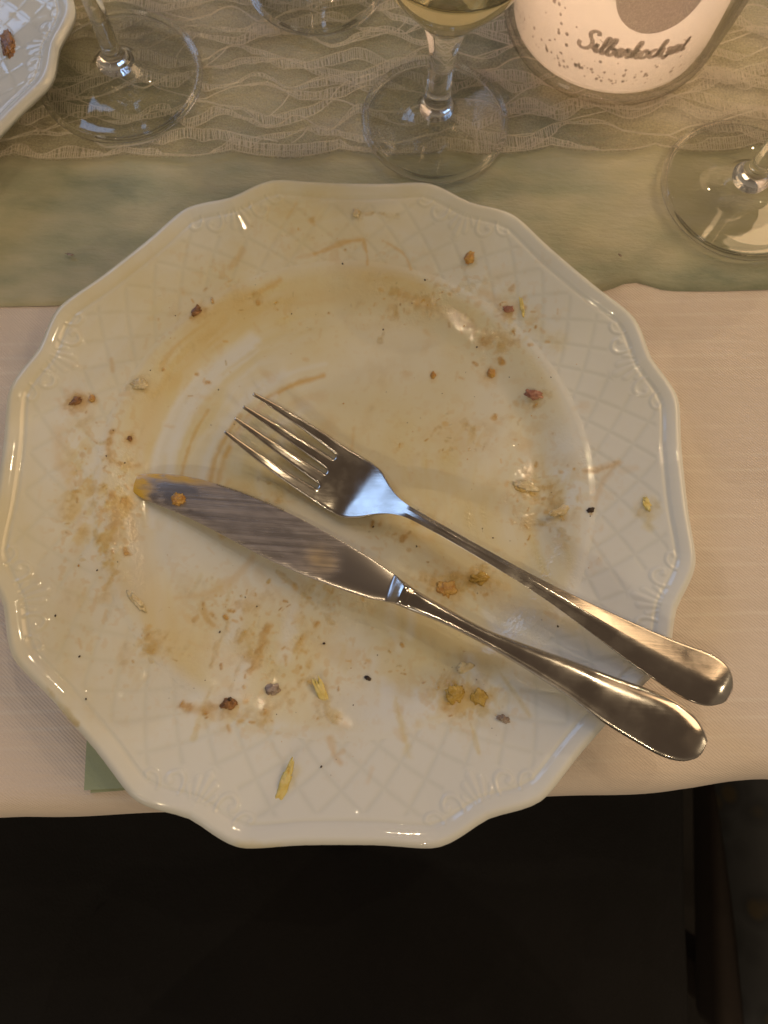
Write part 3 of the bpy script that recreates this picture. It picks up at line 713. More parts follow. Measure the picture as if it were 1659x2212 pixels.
def raster(img, x, y):
    fx = np.clip((x + EXT) / (2 * EXT) * (NR - 1), 0, NR - 1.001); fy = np.clip((y + EXT) / (2 * EXT) * (NR - 1), 0, NR - 1.001)
    i, j = fy.astype(int), fx.astype(int); a, b = fy - i, fx - j
    return (img[i, j] * (1 - b) + img[i, j + 1] * b) * (1 - a) + (img[i + 1, j] * (1 - b) + img[i + 1, j + 1] * b) * a

# ---- plate mesh
NT = 2000
th = np.linspace(-np.pi, np.pi, NT, endpoint=False)
rin = np.concatenate([np.linspace(.002, .076, 150), np.linspace(.0765, RW, 56)])
qs = np.concatenate([np.linspace(.012, .78, 92), np.linspace(.785, .992, 34), [.996, 1.0]])
rows_r = [np.full(NT, r) for r in rin] + [RW + (Rout(th) - RW) * q for q in qs]
Rr = np.array(rows_r); Tt = np.repeat(th[None], len(Rr), 0)
Z, GR = plate_shape(Rr, Tt)
X, Y = Rr * np.cos(Tt), Rr * np.sin(Tt)
# underside rings
Ro = Rout(th); und = []
zed = Z[-1]
for k, (q, z) in enumerate(((1.0, None), (.985, .0188), (.93, .0170), (.6, .0120), (.2, .0085), (0, .0065))):
    rr = RW + (Ro - RW) * q
    und.append((rr * np.cos(th), rr * np.sin(th), (zed - .0022) if z is None else np.full(NT, z)))
for r, z in ((.090, .0030), (.085, .0012), (.083, .0004), (.081, .0004), (.079, .0020), (.06, .0024), (.002, .0024)):
    und.append((r * np.cos(th), r * np.sin(th), np.full(NT, z)))
V = np.concatenate([np.stack([X, Y, Z], -1).reshape(-1, 3), np.array(und).transpose(0, 2, 1).reshape(-1, 3)])
nrows = len(Rr) + len(und)
FQ = grid_faces(nrows, NT, True)
# hub discs: close the little centre holes with a fan of quads' inner ring
V = np.vstack([V, [[0, 0, .006], [0, 0, .0024]]])
j = np.arange(NT); j2 = (j + 1) % NT
top_c, bot_c = nrows * NT, nrows * NT + 1
tri = np.concatenate([np.stack([np.full(NT, top_c), j2, j], -1), np.stack([np.full(NT, bot_c), (nrows - 1) * NT + j, (nrows - 1) * NT + j2], -1)])
me = bpy.data.meshes.new('dinner_plate')
me.vertices.add(len(V)); me.vertices.foreach_set('co', V.astype(np.float32).ravel())
loops = np.concatenate([FQ[:, ::-1].ravel(), tri[:, ::-1].ravel()]).astype(np.int32)
me.loops.add(len(loops)); me.loops.foreach_set('vertex_index', loops)
starts = np.concatenate([np.arange(0, FQ.size, 4), FQ.size + np.arange(0, tri.size, 3)]).astype(np.int32)
me.polygons.add(len(starts)); me.polygons.foreach_set('loop_start', starts); me.polygons.foreach_set('use_smooth', np.ones(len(starts), bool))
me.update(calc_edges=True)
at_ = me.attributes.new('stain', 'FLOAT_COLOR', 'POINT'); C4 = np.zeros((len(V), 4), np.float32); nv = X.size
C4[:nv, 0] = raster(oil, X.ravel(), Y.ravel()); C4[:nv, 1] = raster(sauce, X.ravel(), Y.ravel()); C4[:nv, 2] = raster(wet, X.ravel(), Y.ravel()); C4[:, 3] = 1
at_.data.foreach_set('color', C4.ravel())
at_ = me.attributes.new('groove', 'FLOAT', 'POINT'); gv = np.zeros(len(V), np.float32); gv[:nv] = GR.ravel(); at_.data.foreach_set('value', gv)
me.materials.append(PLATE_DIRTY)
PZ = .0016                                                    # lifted by cloth and napkin
plate = bpy.data.objects.new('dinner_plate', me); COL.objects.link(plate); plate.location = (PC[0], PC[1], 0)
tag(plate, 'used white porcelain dinner plate with lattice rim, smeared with sauce', 'plate', 'white porcelain dinner plates')
p2 = plate.copy(); COL.objects.link(p2); p2.location = (-.2895, .2015, .0035); p2.rotation_euler = (0, 0, R(13))
p2.material_slots[0].link = 'OBJECT'; p2.material_slots[0].material = PLATE_CLEAN
tag(p2, 'second white porcelain plate cut off at the upper left corner, reflecting the window', 'plate', 'white porcelain dinner plates')

# ---- thick sauce on the plate
NG = 760; g = np.linspace(-.130, .130, NG); gx, gy = np.meshgrid(g, g, indexing='xy')
tk = raster(thick, gx, gy); tn = raster(tone, gx, gy)
tk = tk * np.clip(1.9 * fbm(gx * 260, gy * 260, 90, 4) - .1, 0, 1.4)
keep = tk > .03
rr, aa = np.hypot(gx, gy), np.arctan2(gy, gx)
zb = plate_shape(rr, aa, False)
zz = zb + .00005 + .00075 * np.clip(tk, 0, 1) * (.4 + .9 * fbm(gx * 700, gy * 700, 91, 3))
fq = grid_faces(NG, NG); fk = keep.ravel()[fq].any(1); fq = fq[fk]
used = np.unique(fq); remap = np.full(NG * NG, -1); remap[used] = np.arange(len(used))
rm = np_mesh('sauce_residue', np.stack([gx, gy, zz], -1).reshape(-1, 3)[used], remap[fq])
ac = rm.attributes.new('tone', 'FLOAT_COLOR', 'POINT'); C4 = np.ones((len(used), 4), np.float32)
C4[:, 0] = np.clip(tn.ravel()[used] * .8 + .5 * (fbm(gx * 200, gy * 200, 92).ravel()[used] - .45), 0, 1); C4[:, 1] = sstep(tk, .03, .9).ravel()[used] * .62
ac.data.foreach_set('color', C4.ravel())
o = link('sauce_residue', rm, SAUCE, plate); o['kind'] = 'stuff'

# ------------------------------------------------------------------ crumbs and scraps on the plate
def lump(name, px, py, lx, ly, rot, hgt, mat, label, cat, group=None, seed=0, zoff=None, parent=None):
    """an irregular scrap lx by ly photo pixels, turned rot degrees, hgt metres high"""
    P = on_plate(px, py) if zoff is None else at(px, py, zoff)
    k = .29 / F_PX / 2; bm = bmesh.new(); bmesh.ops.create_icosphere(bm, subdivisions=4, radius=1)
    c, s_ = math.cos(R(rot)), math.sin(R(rot)); n = len(bm.verts)
    U = np.array([q.co[:] for q in bm.verts])
    f = .38 + 1.25 * fbm(U[:, 0] * 1.7 + seed * 3.1 + 9, U[:, 1] * 1.7 + U[:, 2] * 2.1 + 20, seed, 3)
    f2 = 1 + .8 * (fbm(U[:, 0] * 4.5 + seed + 30, U[:, 1] * 4.5 + U[:, 2] * 4 + 30, seed + 9, 3) - .5)
    for q, a, b in zip(bm.verts, f, f2):
        u, v_, w_ = q.co.x * a * b, q.co.y * a * b, q.co.z * (.5 + .6 * a) * b
        u *= lx * k; v_ *= ly * k
        q.co = Vector((u * c - v_ * s_, u * s_ + v_ * c, hgt * .36 * w_ + hgt * .14))
    me = bpy.data.meshes.new(name); bm.to_mesh(me); bm.free()
    for p in me.polygons: p.use_smooth = True
    o = link(name, me, FOOD[mat]); o.location = Vector(P)
    tag(o, label, cat, group); return o
G1 = 'food scraps left on the plate'
L = lump
L('meat_scrap', 1157, 853, 42, 21, 0, .0028, 'meat', 'glossy pinkish brown meat scrap on the right side of the plate well', 'food scrap', G1, 1)
L('food_sliver', 1215, 1103, 50, 16, 25, .0022, 'cream', 'cream coloured sliver with a brown end near the right edge of the well', 'food scrap', G1, 2)
L('cheese_sliver', 610, 1702, 86, 18, 75, .0020, 'cheese', 'long yellow cheese sliver lying on the lower rim', 'food scrap', G1, 3)
L('meat_scrap', 590, 1490, 32, 24, 30, .0032, 'grey', 'shiny greyish meat scrap in the lower part of the well', 'food scrap', G1, 4)
L('food_crumb', 493, 1520, 28, 22, 20, .0030, 'brown', 'brown crumb with black tip at the lower left edge of the well', 'food crumb', G1, 5)
L('charred_crumb', 497, 1511, 9, 8, 0, .0048, 'dark', 'tiny black burnt bit on top of the lower left brown crumb', 'food crumb', G1, 6)
L('food_crumb', 166, 866, 27, 17, 30, .0024, 'brown', 'larger of two brown crumbs on the left rim', 'food crumb', G1, 7)
L('food_crumb', 198, 862, 13, 16, 10, .0016, 'orange', 'smaller of two brown crumbs on the left rim', 'food crumb', G1, 8)
L('food_crumb', 299, 829, 36, 24, 10, .0020, 'cream', 'pale cream blob left of the fork tines at the upper left well edge', 'food crumb', G1, 9)
L('food_crumb', 1013, 556, 22, 32, -20, .0022, 'orange', 'orange crumb alone on the upper right rim', 'food crumb', G1, 10)
L('food_crumb', 1098, 668, 24, 15, -10, .0016, 'meat', 'reddish crumb at the upper right edge of the well', 'food crumb', G1, 11)
L('food_shred', 1127, 660, 10, 44, 8, .0014, 'cheese', 'thin yellow shred at the upper right edge of the well', 'food scrap', G1, 12)
L('food_flake', 1087, 1553, 28, 13, -15, .0018, 'grey', 'grey brown flake on the lower right rim beside the knife handle', 'food crumb', G1, 13)
L('charred_crumb', 1276, 1102, 15, 11, 10, .0014, 'dark', 'dark burnt crumb at the right edge of the well', 'food crumb', G1, 14)
L('food_lump', 982, 1500, 30, 32, 0, .0026, 'ochre', 'left of two yellowish brown lumps at the lower right of the well', 'food scrap', G1, 15)
L('food_lump', 1034, 1504, 30, 30, 20, .0018, 'ochre', 'right of two yellowish brown lumps at the lower right of the well', 'food scrap', G1, 16)
L('food_crumb', 1061, 806, 17, 23, 0, .0020, 'orange', 'orange brown crumb above the pinkish meat scrap', 'food crumb', G1, 17)
L('food_crumb', 936, 811, 11, 15, 0, .0016, 'orange', 'small orange crumb alone in the upper well above the fork', 'food crumb', G1, 18)
L('food_crumb', 425, 672, 16, 26, -20, .0018, 'brown', 'brown crumb at the upper left wall of the well', 'food crumb', G1, 19)
L('food_crumb', 769, 461, 17, 24, 0, .0018, 'cream', 'tan crumb on the top rim below the middle glass', 'food crumb', G1, 20)
L('food_flake', 1397, 1090, 20, 30, 20, .0010, 'cheese', 'pale yellow flake on the right rim', 'food scrap', G1, 21)
L('food_sliver', 698, 1503, 20, 78, 28, .0016, 'cheese', 'soft pale yellow sliver in the lower middle of the well', 'food scrap', G1, 22)
L('food_lump', 1038, 1248, 42, 24, 20, .0018, 'ochre', 'yellow lump between the fork handle and the knife handle', 'food scrap', G1, 23)
L('food_lump', 965, 1272, 40, 30, -20, .0016, 'orange', 'orange brown smear lump just right of the knife bolster', 'food scrap', G1, 24)
L('food_shred', 292, 1296, 54, 14, -40, .0020, 'cream', 'curved cream shred on the left wall of the well below the knife tip', 'food scrap', G1, 25)
L('food_crumb', 281, 948, 14, 10, 0, .0016, 'brown', 'small brown crumb left of the lowest fork tine tip', 'food crumb', G1, 26)
L('food_flake', 1135, 1052, 46, 22, -15, .0010, 'cream', 'flat cream flake right of the fork neck', 'food scrap', G1, 27)
L('food_crumb', 795, 1465, 14, 8, -20, .0014, 'dark', 'dark glinting crumb in the lower middle of the well', 'food crumb', G1, 28)
L('food_crumb', 1010, 1445, 40, 22, 0, .0008, 'cream', 'faint cream flake above the two yellowish brown lumps', 'food scrap', G1, 29)
L('lint_speck', 149, 549, 20, 5, -8, .0005, 'grey', 'dark lint speck on the olive runner left of the plate', 'lint', None, 51, .0032)
L('lint_speck', 1340, 552, 11, 5, -30, .0005, 'grey', 'dark lint speck on the olive runner left of the right hand glass', 'lint', None, 52, .0032)
L('meat_scrap', 20, 100, 32, 84, 24, .0040, 'brown', 'glossy brown meat scrap on the second plate in the upper left corner', 'food scrap', None, 53, .0185)
# pepper and tiny crumbs: many, one mass
SP = [(742, 872, 7), (740, 570, 8), (700, 1390, 10), (475, 1365, 8), (170, 1222, 8), (120, 1330, 8), (172, 1418, 8), (186, 1510, 7), (918, 605, 9), (828, 712, 8), (472, 842, 6), (1030, 750, 8), (763, 1523, 5),
      (1042, 1142, 5), (694, 1656, 8), (1205, 1353, 8), (650, 1380, 6), (1275, 1115, 5), (379, 682, 5), (630, 678, 6), (1002, 705, 8), (530, 1290, 5), (245, 930, 6), (270, 1000, 6), (1148, 898, 6), (1190, 815, 5),
      (955, 850, 4), (600, 1180, 5), (1010, 992, 5), (890, 655, 6), (1100, 815, 5), (325, 800, 5), (865, 1290, 5), (555, 1310, 6), (230, 985, 7), (210, 1232, 7), (1120, 960, 4), (806, 1138, 8), (900, 1180, 7), (1065, 1162, 6), (145, 549, 0)]
rs = np.random.default_rng(11)
for k in range(150):
    a, q = rs.uniform(0, 6.28), 610 * math.sqrt(rs.uniform(0, 1)); SP.append((745 + q * math.cos(a), 1090 + q * .97 * math.sin(a), rs.choice([2.2, 2.6, 3.2, 4.2])))
bms = {'dark': bmesh.new(), 'orange': bmesh.new()}
for k, (x, y, d) in enumerate(SP):
    if d == 0: continue
    P = on_plate(x, y); r_ = d * .29 / F_PX / 2 * .62; b = bms['dark' if (k < 41 and k % 4) or rs.random() < .35 else 'orange']
    mt = Matrix.Translation(Vector(P) + Vector((0, 0, r_ * .35))) @ Matrix.Rotation(rs.uniform(0, 6), 4, 'Z') @ Matrix.Diagonal((1.2, .85, .7, 1))
    bmesh.ops.create_icosphere(b, subdivisions=1, radius=r_, matrix=mt)
for kind, nm in (('dark', 'pepper_specks'), ('orange', 'sauce_specks')):
    me = bpy.data.meshes.new(nm); bms[kind].to_mesh(me); bms[kind].free()
    for p in me.polygons: p.use_smooth = True
    tag(link(nm, me, FOOD['dark' if kind == 'dark' else 'orange']), {'dark': 'scattered black pepper specks on the used plate', 'orange': 'scattered tiny orange crumbs on the used plate'}[kind], 'crumbs', kind='stuff')

# ------------------------------------------------------------------ cutlery
def finish(name, V, F, classify, mats, root, levels=2, attrs=None):
    """subdivide once, then split the surface into part meshes that keep the common normals"""
    me = bpy.data.meshes.new(name); me.from_pydata([tuple(v_) for v_ in V], [], [tuple(int(i) for i in f) for f in F])
    bm = bmesh.new(); bm.from_mesh(me); bmesh.ops.remove_doubles(bm, verts=bm.verts, dist=2e-6); bmesh.ops.recalc_face_normals(bm, faces=bm.faces); bm.to_mesh(me); bm.free()
    o = bpy.data.objects.new(name, me); COL.objects.link(o)
    s_ = o.modifiers.new('sub', 'SUBSURF'); s_.levels = levels; s_.render_levels = levels
    dg = bpy.context.evaluated_depsgraph_get(); dg.update()
    ev = bpy.data.meshes.new_from_object(o.evaluated_get(dg)); bpy.data.objects.remove(o)
    for p in ev.polygons: p.use_smooth = True
    n = len(ev.vertices); co = np.zeros(n * 3); ev.vertices.foreach_get('co', co); co = co.reshape(-1, 3)
    no = np.zeros(n * 3); ev.vertex_normals.foreach_get('vector', no) if hasattr(ev, 'vertex_normals') else ev.vertices.foreach_get('normal', no); no = no.reshape(-1, 3)
    fc = np.array([list(p.vertices) for p in ev.polygons if len(p.vertices) == 4]); cl = classify(co[fc].mean(1))
    for k in sorted(set(cl)):
        f = fc[cl == k]; u = np.unique(f); rmp = np.full(n, -1); rmp[u] = np.arange(len(u))
        pname, pmat = mats[k]; pm = np_mesh(pname, co[u], rmp[f])
        pm.normals_split_custom_set_from_vertices([tuple(q) for q in no[u]])
        if attrs: attrs(k, pm, co[u])
        child(pname, pm, pmat, root)
    bpy.data.meshes.remove(ev)

class Axis:
    def __init__(s, x0, y0, x1, y1):
        s.o = np.array([x0, y0], float); d = np.array([x1 - x0, y1 - y0], float); s.L = np.linalg.norm(d); s.d = d / s.L; s.n = np.array([-s.d[1], s.d[0]])
    def px(s, a, v): return s.o + a * s.d + v * s.n
    def sv(s, pts): P = np.array(pts, float) - s.o; return P @ s.d, P @ s.n

# ---- fork
AX = Axis(515, 892, 515 + .866 * 1000, 892 + .5 * 1000)
top_t = np.array([(-10, -53), (0, -54), (60, -56), (163, -57), (229, -53), (260, -52.3), (300, -52), (320, -50), (334, -46), (350, -36), (363, -27), (385, -17), (406, -11.5), (430, -9.5), (475, -10), (560, -10.5), (716, -13.4), (820, -21), (918, -30), (1000, -39), (1066, -47), (1110, -56), (1137, -61), (1165, -62), (1187, -57), (1205, -46), (1217, -32), (1226, -12)], float)
bot_t = np.array([(-10, 53), (0, 55), (67, 66), (135, 78), (234, 84), (270, 87), (309, 84), (330, 73), (346, 60), (365, 43), (388, 27), (410, 17), (430, 12.5), (454, 11), (504, 9.5), (600, 10), (752, 13), (850, 25), (901, 32), (1017, 47), (1070, 51), (1126, 56), (1166, 52), (1198, 42), (1221, 20), (1226, 6)], float)
zf = np.array([(-10, 19.5), (0, 19), (60, 15), (120, 11.8), (180, 9.7), (229, 8.8), (270, 8.5), (292, 8.8), (310, 9.6), (340, 11.8), (380, 14.8), (427, 18.3), (480, 21.2), (560, 23.2), (700, 25.6), (850, 26.6), (1000, 27.0), (1100, 27.4), (1170, 27.9), (1200, 27.6), (1218, 26.2), (1226, 25.2)], float)
def fz(s): return np.interp(s, zf[:, 0], zf[:, 1]) * .001
def fork_pt(s, fr, up):
    """fr -1..1 across, up=+1 top skin, -1 underside"""
    a, b = np.interp(s, top_t[:, 0], top_t[:, 1]), np.interp(s, bot_t[:, 0], bot_t[:, 1])
    v = a + (b - a) * (fr + 1) / 2
    z = fz(s)
    dish = .0013 * fr * fr * sstep(np.array(s), 60, 200) * sstep(np.array(s), 400, 300)
    hnd = sstep(np.array(s), 640, 900) * sstep(np.array(s), 1222, 1150)
    ridge = .0013 * max(0.0, 1 - abs(fr)) ** 1.15 * hnd + .0006 * (1 - fr * fr) * (1 - hnd) * sstep(np.array(s), 400, 450)
    th_ = np.interp(s, [0, 229, 340, 430, 800, 1150, 1226], [.0017, .0021, .0024, .0034, .0030, .0026, .0016])
    z = z + float(dish) + float(ridge) - (th_ if up < 0 else 0)
    p = AX.px(s, v); return at(p[0], p[1], z)
# station grid; columns follow the tines
root_s = 229.0
tipc = np.array([-51.4, -17.1, 13.7, 50.5]); tiph = 4.0
def col_v(s, c):
    """lateral position (fr) of column boundary c=0..15: 4 tines of 4 columns each"""
    a, b = np.interp(s, top_t[:, 0], top_t[:, 1]), np.interp(s, bot_t[:, 0], bot_t[:, 1]); hw = (b - a) / 2; mid = (a + b) / 2
    t, k = divmod(c, 4); sl = 4.6; tw_ = (2 * hw - 6 * sl) / 4
    c0 = mid - hw + tw_ / 2 + t * (tw_ + 2 * sl)
    if s >= root_s: cc, hh = c0, tw_ / 2
    else:
        f = np.clip(s / root_s, 0, 1); ar, br = np.interp(root_s, top_t[:, 0], top_t[:, 1]), np.interp(root_s, bot_t[:, 0], bot_t[:, 1])
        hwr = (br - ar) / 2; mr = (ar + br) / 2; twr = (2 * hwr - 6 * sl) / 4; cr = mr - hwr + twr / 2 + t * (twr + 2 * sl)
        cc = tipc[t] * (1 - f) + cr * f + 4.5 * math.sin(f * math.pi) * (t - 1.5) / 1.5 * .9; hh = tiph + (twr / 2 - tiph) * f ** .85
    v = cc + hh * (-1 + 2 * k / 3)
    return (v - mid) / hw
stat = [0, 3, 12, 40, 75, 110, 145, 180, 208, 222, 229, 236, 250, 270, 290, 308, 322, 334, 346, 358, 370, 385, 402, 420, 440, 470, 520, 600, 700, 800, 880, 950, 1010, 1060, 1100, 1130, 1155, 1175, 1190, 1203, 1213, 1220, 1225]
FV, FF = [], []; idx = {}
def fv(i, c, up):
    key = (i, c, up)
    if key not in idx:
        s = stat[i]
        if s < root_s:
            sl_ = s - (.12 * tipc[c // 4]) * (1 - s / root_s)
        else: sl_ = s
        FV.append(fork_pt(sl_, col_v(s, c), up)); idx[key] = len(FV) - 1
    return idx[key]
ns = len(stat); nroot = stat.index(229)
def solid(i, c): return 0 <= i < ns - 1 and 0 <= c < 15 and not (c % 4 == 3 and i < nroot)
for i in range(ns - 1):
    for c in range(15):
        if not solid(i, c): continue
        FF.append((fv(i, c, 1), fv(i, c + 1, 1), fv(i + 1, c + 1, 1), fv(i + 1, c, 1)))
        FF.append((fv(i, c, -1), fv(i + 1, c, -1), fv(i + 1, c + 1, -1), fv(i, c + 1, -1)))
        if not solid(i, c - 1): FF.append((fv(i, c, 1), fv(i + 1, c, 1), fv(i + 1, c, -1), fv(i, c, -1)))
        if not solid(i, c + 1): FF.append((fv(i, c + 1, 1), fv(i, c + 1, -1), fv(i + 1, c + 1, -1), fv(i + 1, c + 1, 1)))
        if not solid(i - 1, c): FF.append((fv(i, c, 1), fv(i, c, -1), fv(i, c + 1, -1), fv(i, c + 1, 1)))
        if not solid(i + 1, c): FF.append((fv(i + 1, c, 1), fv(i + 1, c + 1, 1), fv(i + 1, c + 1, -1), fv(i + 1, c, -1)))
def to_px(P):
    q = P - CAM; d = q @ _fw; return np.stack([829.5 + F_PX * (q @ _rt) / d, 1106 - F_PX * (q @ _up) / d], -1)
def fork_class(P):
    s, v = AX.sv(to_px(P)); out = np.where(s > 432, 5, 4)
    t = np.digitize(v, [-33, 0, 34]); return np.where(s < root_s, t, out)
root = empty('fork', tuple(at(835, 1060, .009))); tag(root, 'stainless steel four tined fork lying tines up across the used plate', 'fork')
finish('fork', FV, FF, fork_class, {0: ('tine', STEEL_FORK), 1: ('tine', STEEL_FORK), 2: ('tine', STEEL_FORK), 3: ('tine', STEEL_FORK), 4: ('fork_head', STEEL_FORK), 5: ('handle', STEEL_FORK)}, root)

# ---- knife
KX = Axis(279, 1044, 1526, 1602)
up_s, up_v = KX.sv([(279, 1042), (284, 1035), (299, 1025), (338, 1021.5), (397, 1027), (437, 1035), (480, 1050), (519, 1062), (586, 1089.6), (652, 1121), (731, 1164), (801, 1205), (838, 1231), (850, 1238), (867, 1252), (913, 1284), (982, 1323), (1050, 1360), (1142, 1394), (1233, 1426), (1325, 1462), (1416, 1494), (1471, 1521), (1506, 1552), (1523, 1582), (1529, 1602)])
lo_s, lo_v = KX.sv([(279, 1050), (284, 1062), (311, 1080), (358, 1097.5), (417, 1123), (495, 1164), (574, 1207), (652, 1242), (731, 1272), (797, 1294), (835, 1300), (850, 1304), (867, 1311), (959, 1348), (1050, 1394), (1142, 1449), (1233, 1508), (1302, 1561), (1371, 1602), (1430, 1636), (1476, 1646), (1508, 1637), (1524, 1618), (1529, 1604)])
kst = np.concatenate([[1, 6, 16, 34], np.linspace(60, 540, 18), np.linspace(560, 600, 4), [606, 610, 616, 622, 628, 632, 636, 644, 650, 654, 658, 664, 674], np.linspace(700, 1240, 16), [1275, 1305, 1328, 1344, 1355, 1362, 1366, 1368.4]])
K = 20
def knife_z(s): return .0078 + .0192 * s / 1143.0
KV = []
for s in kst:
    a, b = np.interp(s, up_s, up_v), np.interp(s, lo_s, lo_v); hw = (b - a) / 2; mid = (a + b) / 2
    blade = s < 608
    tk = np.interp(s, [0, 40, 500, 606, 610, 630, 634, 646, 654, 660, 674, 700, 900, 1100, 1300, 1350, 1368], [.0010, .0016, .0021, .0024, .0027, .0074, .0079, .0078, .0062, .0060, .0066, .0072, .0078, .0076, .0064, .0042, .002])
    zc = knife_z(s)
    for k in range(K):
        t = 2 * math.pi * (k + .5) / K; c_, s_ = math.cos(t), math.sin(t)
        if blade:
            fr = math.copysign(abs(c_) ** .55, c_); zz = math.copysign(abs(s_) ** .45, s_) * .5
            zz *= np.interp(fr, [-1, -.45, .2, 1], [.22, .62, 1, 1.0])               # thin cutting edge, thick spine
        else:
            fr = math.copysign(abs(c_) ** .62, c_) * 1.03; zz = math.copysign(abs(s_) ** .42, s_) * .5
            if zz > 0:                                                                   # flat top facets meeting in a soft ridge towards the end
                h = float(sstep(np.array(s), 1000., 1200.)) * float(sstep(np.array(s), 1362., 1325.))
                zz += h * .10 * (1 - abs(fr)) - h * .05
        p = KX.px(s, mid + fr * hw); KV.append(at(p[0], p[1], zc + zz * tk))
KF = [tuple(q) for q in grid_faces(len(kst), K, True)]
KV = [np.array(q) for q in KV]
n0 = len(KV)
for ring, ends in ((0, 1), (len(kst) - 1, 0)):                                         # quad caps
    idr = [ring * K + k for k in range(K)]
    for q in range(K // 2 - 1): KF.append((idr[q], idr[q + 1], idr[K - 2 - q], idr[K - 1 - q]))
def knife_class(P):
    s, v = KX.sv(to_px(P)); return np.where(s < 616, 0, np.where(s < 657, 1, 2))
def blade_attr(k, pm, co):
    if k != 0: return
    s, v = KX.sv(to_px(co)); a = np.interp(s, up_s, up_v); b = np.interp(s, lo_s, lo_v); fr = (v - a) / np.maximum(b - a, 1)
    nz = fbm(s / 30 + 7, v / 14 + 5, 5, 4)
    edge = 505 + 40 * (fbm(v / 12, v * 0 + 1, 8) - .5) - 50 * np.abs(fr - .5)
    gsm = (1 - .9 * np.exp(-((s - 105) / 42) ** 2 - ((fr - .42) / .20) ** 2)) * sstep(s, edge + 8, edge - 25) * np.clip(.75 + .9 * (nz - .5), 0, 1) * sstep(nz + .25 * (s > 150), .28, .50)
    yel = sstep(s, 75, 15) * 1.25 + .8 * np.exp(-((s - 95) / 60) ** 2) * sstep(fr, .34, .10) + .42 * np.exp(-((s - 448) / 34) ** 2 - ((fr - .55) / .30) ** 2)
    at_ = pm.attributes.new('grease', 'FLOAT_COLOR', 'POINT'); C = np.ones((len(co), 4), np.float32); C[:, 0] = gsm; C[:, 1] = np.clip(yel * (.5 + nz), 0, 1); at_.data.foreach_set('color', C.ravel())
root = empty('knife', tuple(at(835, 1265, .014))); tag(root, 'stainless steel table knife with greasy serrated blade resting on the used plate', 'knife')
finish('knife', KV, KF, knife_class, {0: ('blade', BLADE), 1: ('bolster', STEEL), 2: ('handle', STEEL)}, root, 2, blade_attr)
# serrations: fine teeth along the cutting edge
tb = bmesh.new()
for s in np.arange(175, 330, 4.6):
    v = np.interp(s, up_s, up_v); p = KX.px(s, v + .2); P = at(p[0], p[1], knife_z(s) + .0001)
    bmesh.ops.create_icosphere(tb, subdivisions=1, radius=.00040, matrix=Matrix.Translation(Vector(P)) @ Matrix.Rotation(-.42, 4, 'Z') @ Matrix.Diagonal((.75, 1.5, 1.0, 1)))
tm = bpy.data.meshes.new('serration'); tb.to_mesh(tm); tb.free()
child('serration', tm, STEEL, root)['kind'] = 'stuff'
L('food_crumb', 385, 1079, 26, 26, 0, .0028, 'orange', 'orange crumb stuck on the knife blade near its tip', 'food crumb', None, 41, float(knife_z(115)) + .0008)

# ------------------------------------------------------------------ glasses
def glass_thing(x, y, z0, foot, stem_r, stem_top, bowl_r, bowl_h, label, wine=None):
    root = empty('wine_glass', (x, y, z0)); tag(root, label, 'wine glass', 'stemmed glasses on the table')
    f = foot
    prof = [(0, .0006), (f * .5, .0010), (f - .004, .0003), (f - .0026, .0006), (f - .0022, .0016), (f - .0026, .0027), (f - .0035, .0029), (f * .75, .0030), (f * .5, .0042), (f * .34, .0062), (f * .25, .0092), (stem_r * 1.12, .0145), (stem_r, .021)]
    prof += [(stem_r * .98, z) for z in np.linspace(.026, stem_top - .022, 4)] + [(stem_r * 1.1, stem_top - .014), (stem_r * 1.45, stem_top - .006), (stem_r * 1.7, stem_top - .001)]
    P = spline(prof, 70)
    P[0, 0] = 0; k = int(np.argmax((P[:, 1] > .0090) & (np.arange(len(P)) > 20)))
    child_lathe('foot', P[:k + 1], THIN, root)
    ta = np.linspace(0, 2 * np.pi, 17); child_lathe('foot_rim', np.stack([f - .0012 + .00155 * np.cos(ta), .0018 + .00155 * np.sin(ta)], -1), GLASS, root)
    child_lathe('stem', np.vstack([[[0, P[k, 1] - .002]], [[P[k, 0] * .96, P[k, 1] - .0015]], P[k:], [[0, stem_top - .001]]]), GLASS, root)
    # bowl: outer wall up, inner wall down
    zb = stem_top; out = [(0, zb - .0009), (stem_r * 1.6, zb - .0009), (bowl_r * .50, zb + bowl_h * .085), (bowl_r * .80, zb + bowl_h * .24), (bowl_r * .97, zb + bowl_h * .42), (bowl_r, zb + bowl_h * .58), (bowl_r * .95, zb + bowl_h * .80), (bowl_r * .86, zb + bowl_h)]
    o_ = spline(out, 44); o_[0, 0] = 0
    inn = spline([(r_ - .0011 if i > 1 else r_ * .8, z + (.0032 if i < 2 else .0006)) for i, (r_, z) in enumerate(out)], 44)[::-1]; inn[-1, 0] = 0
    child_lathe('bowl', np.vstack([o_, inn]), GLASS, root)
    if wine:
        inu = inn[::-1]; k = inu[:, 1] < zb + wine; q = inu[k].copy(); q[:, 0] += .00025
        child_lathe('wine', np.vstack([q, [[0, q[-1, 1]]]]), WINE, root)
    return root
def child_lathe(name, prof, mat, root): o = link(name, lathe(name, prof, 96), mat, root); return o
glass_thing(.0222, .1857, .0050, .0349, .0058, .056, .034, .085, 'stemmed glass with pale white wine standing behind the plate', .032)
glass_thing(.1705, .1653, .0026, .0385, .0042, .075, .036, .095, 'stemmed glass cut off at the right edge of the photo')
glass_thing(-.1303, .1944, .0052, .0388, .0042, .078, .037, .095, 'empty stemmed glass beside the second plate at upper left')
glass_thing(-.0440, .2635, .0052, .0345, .0044, .070, .036, .09, 'stemmed glass at the top edge between left and middle glasses, only its foot in view')

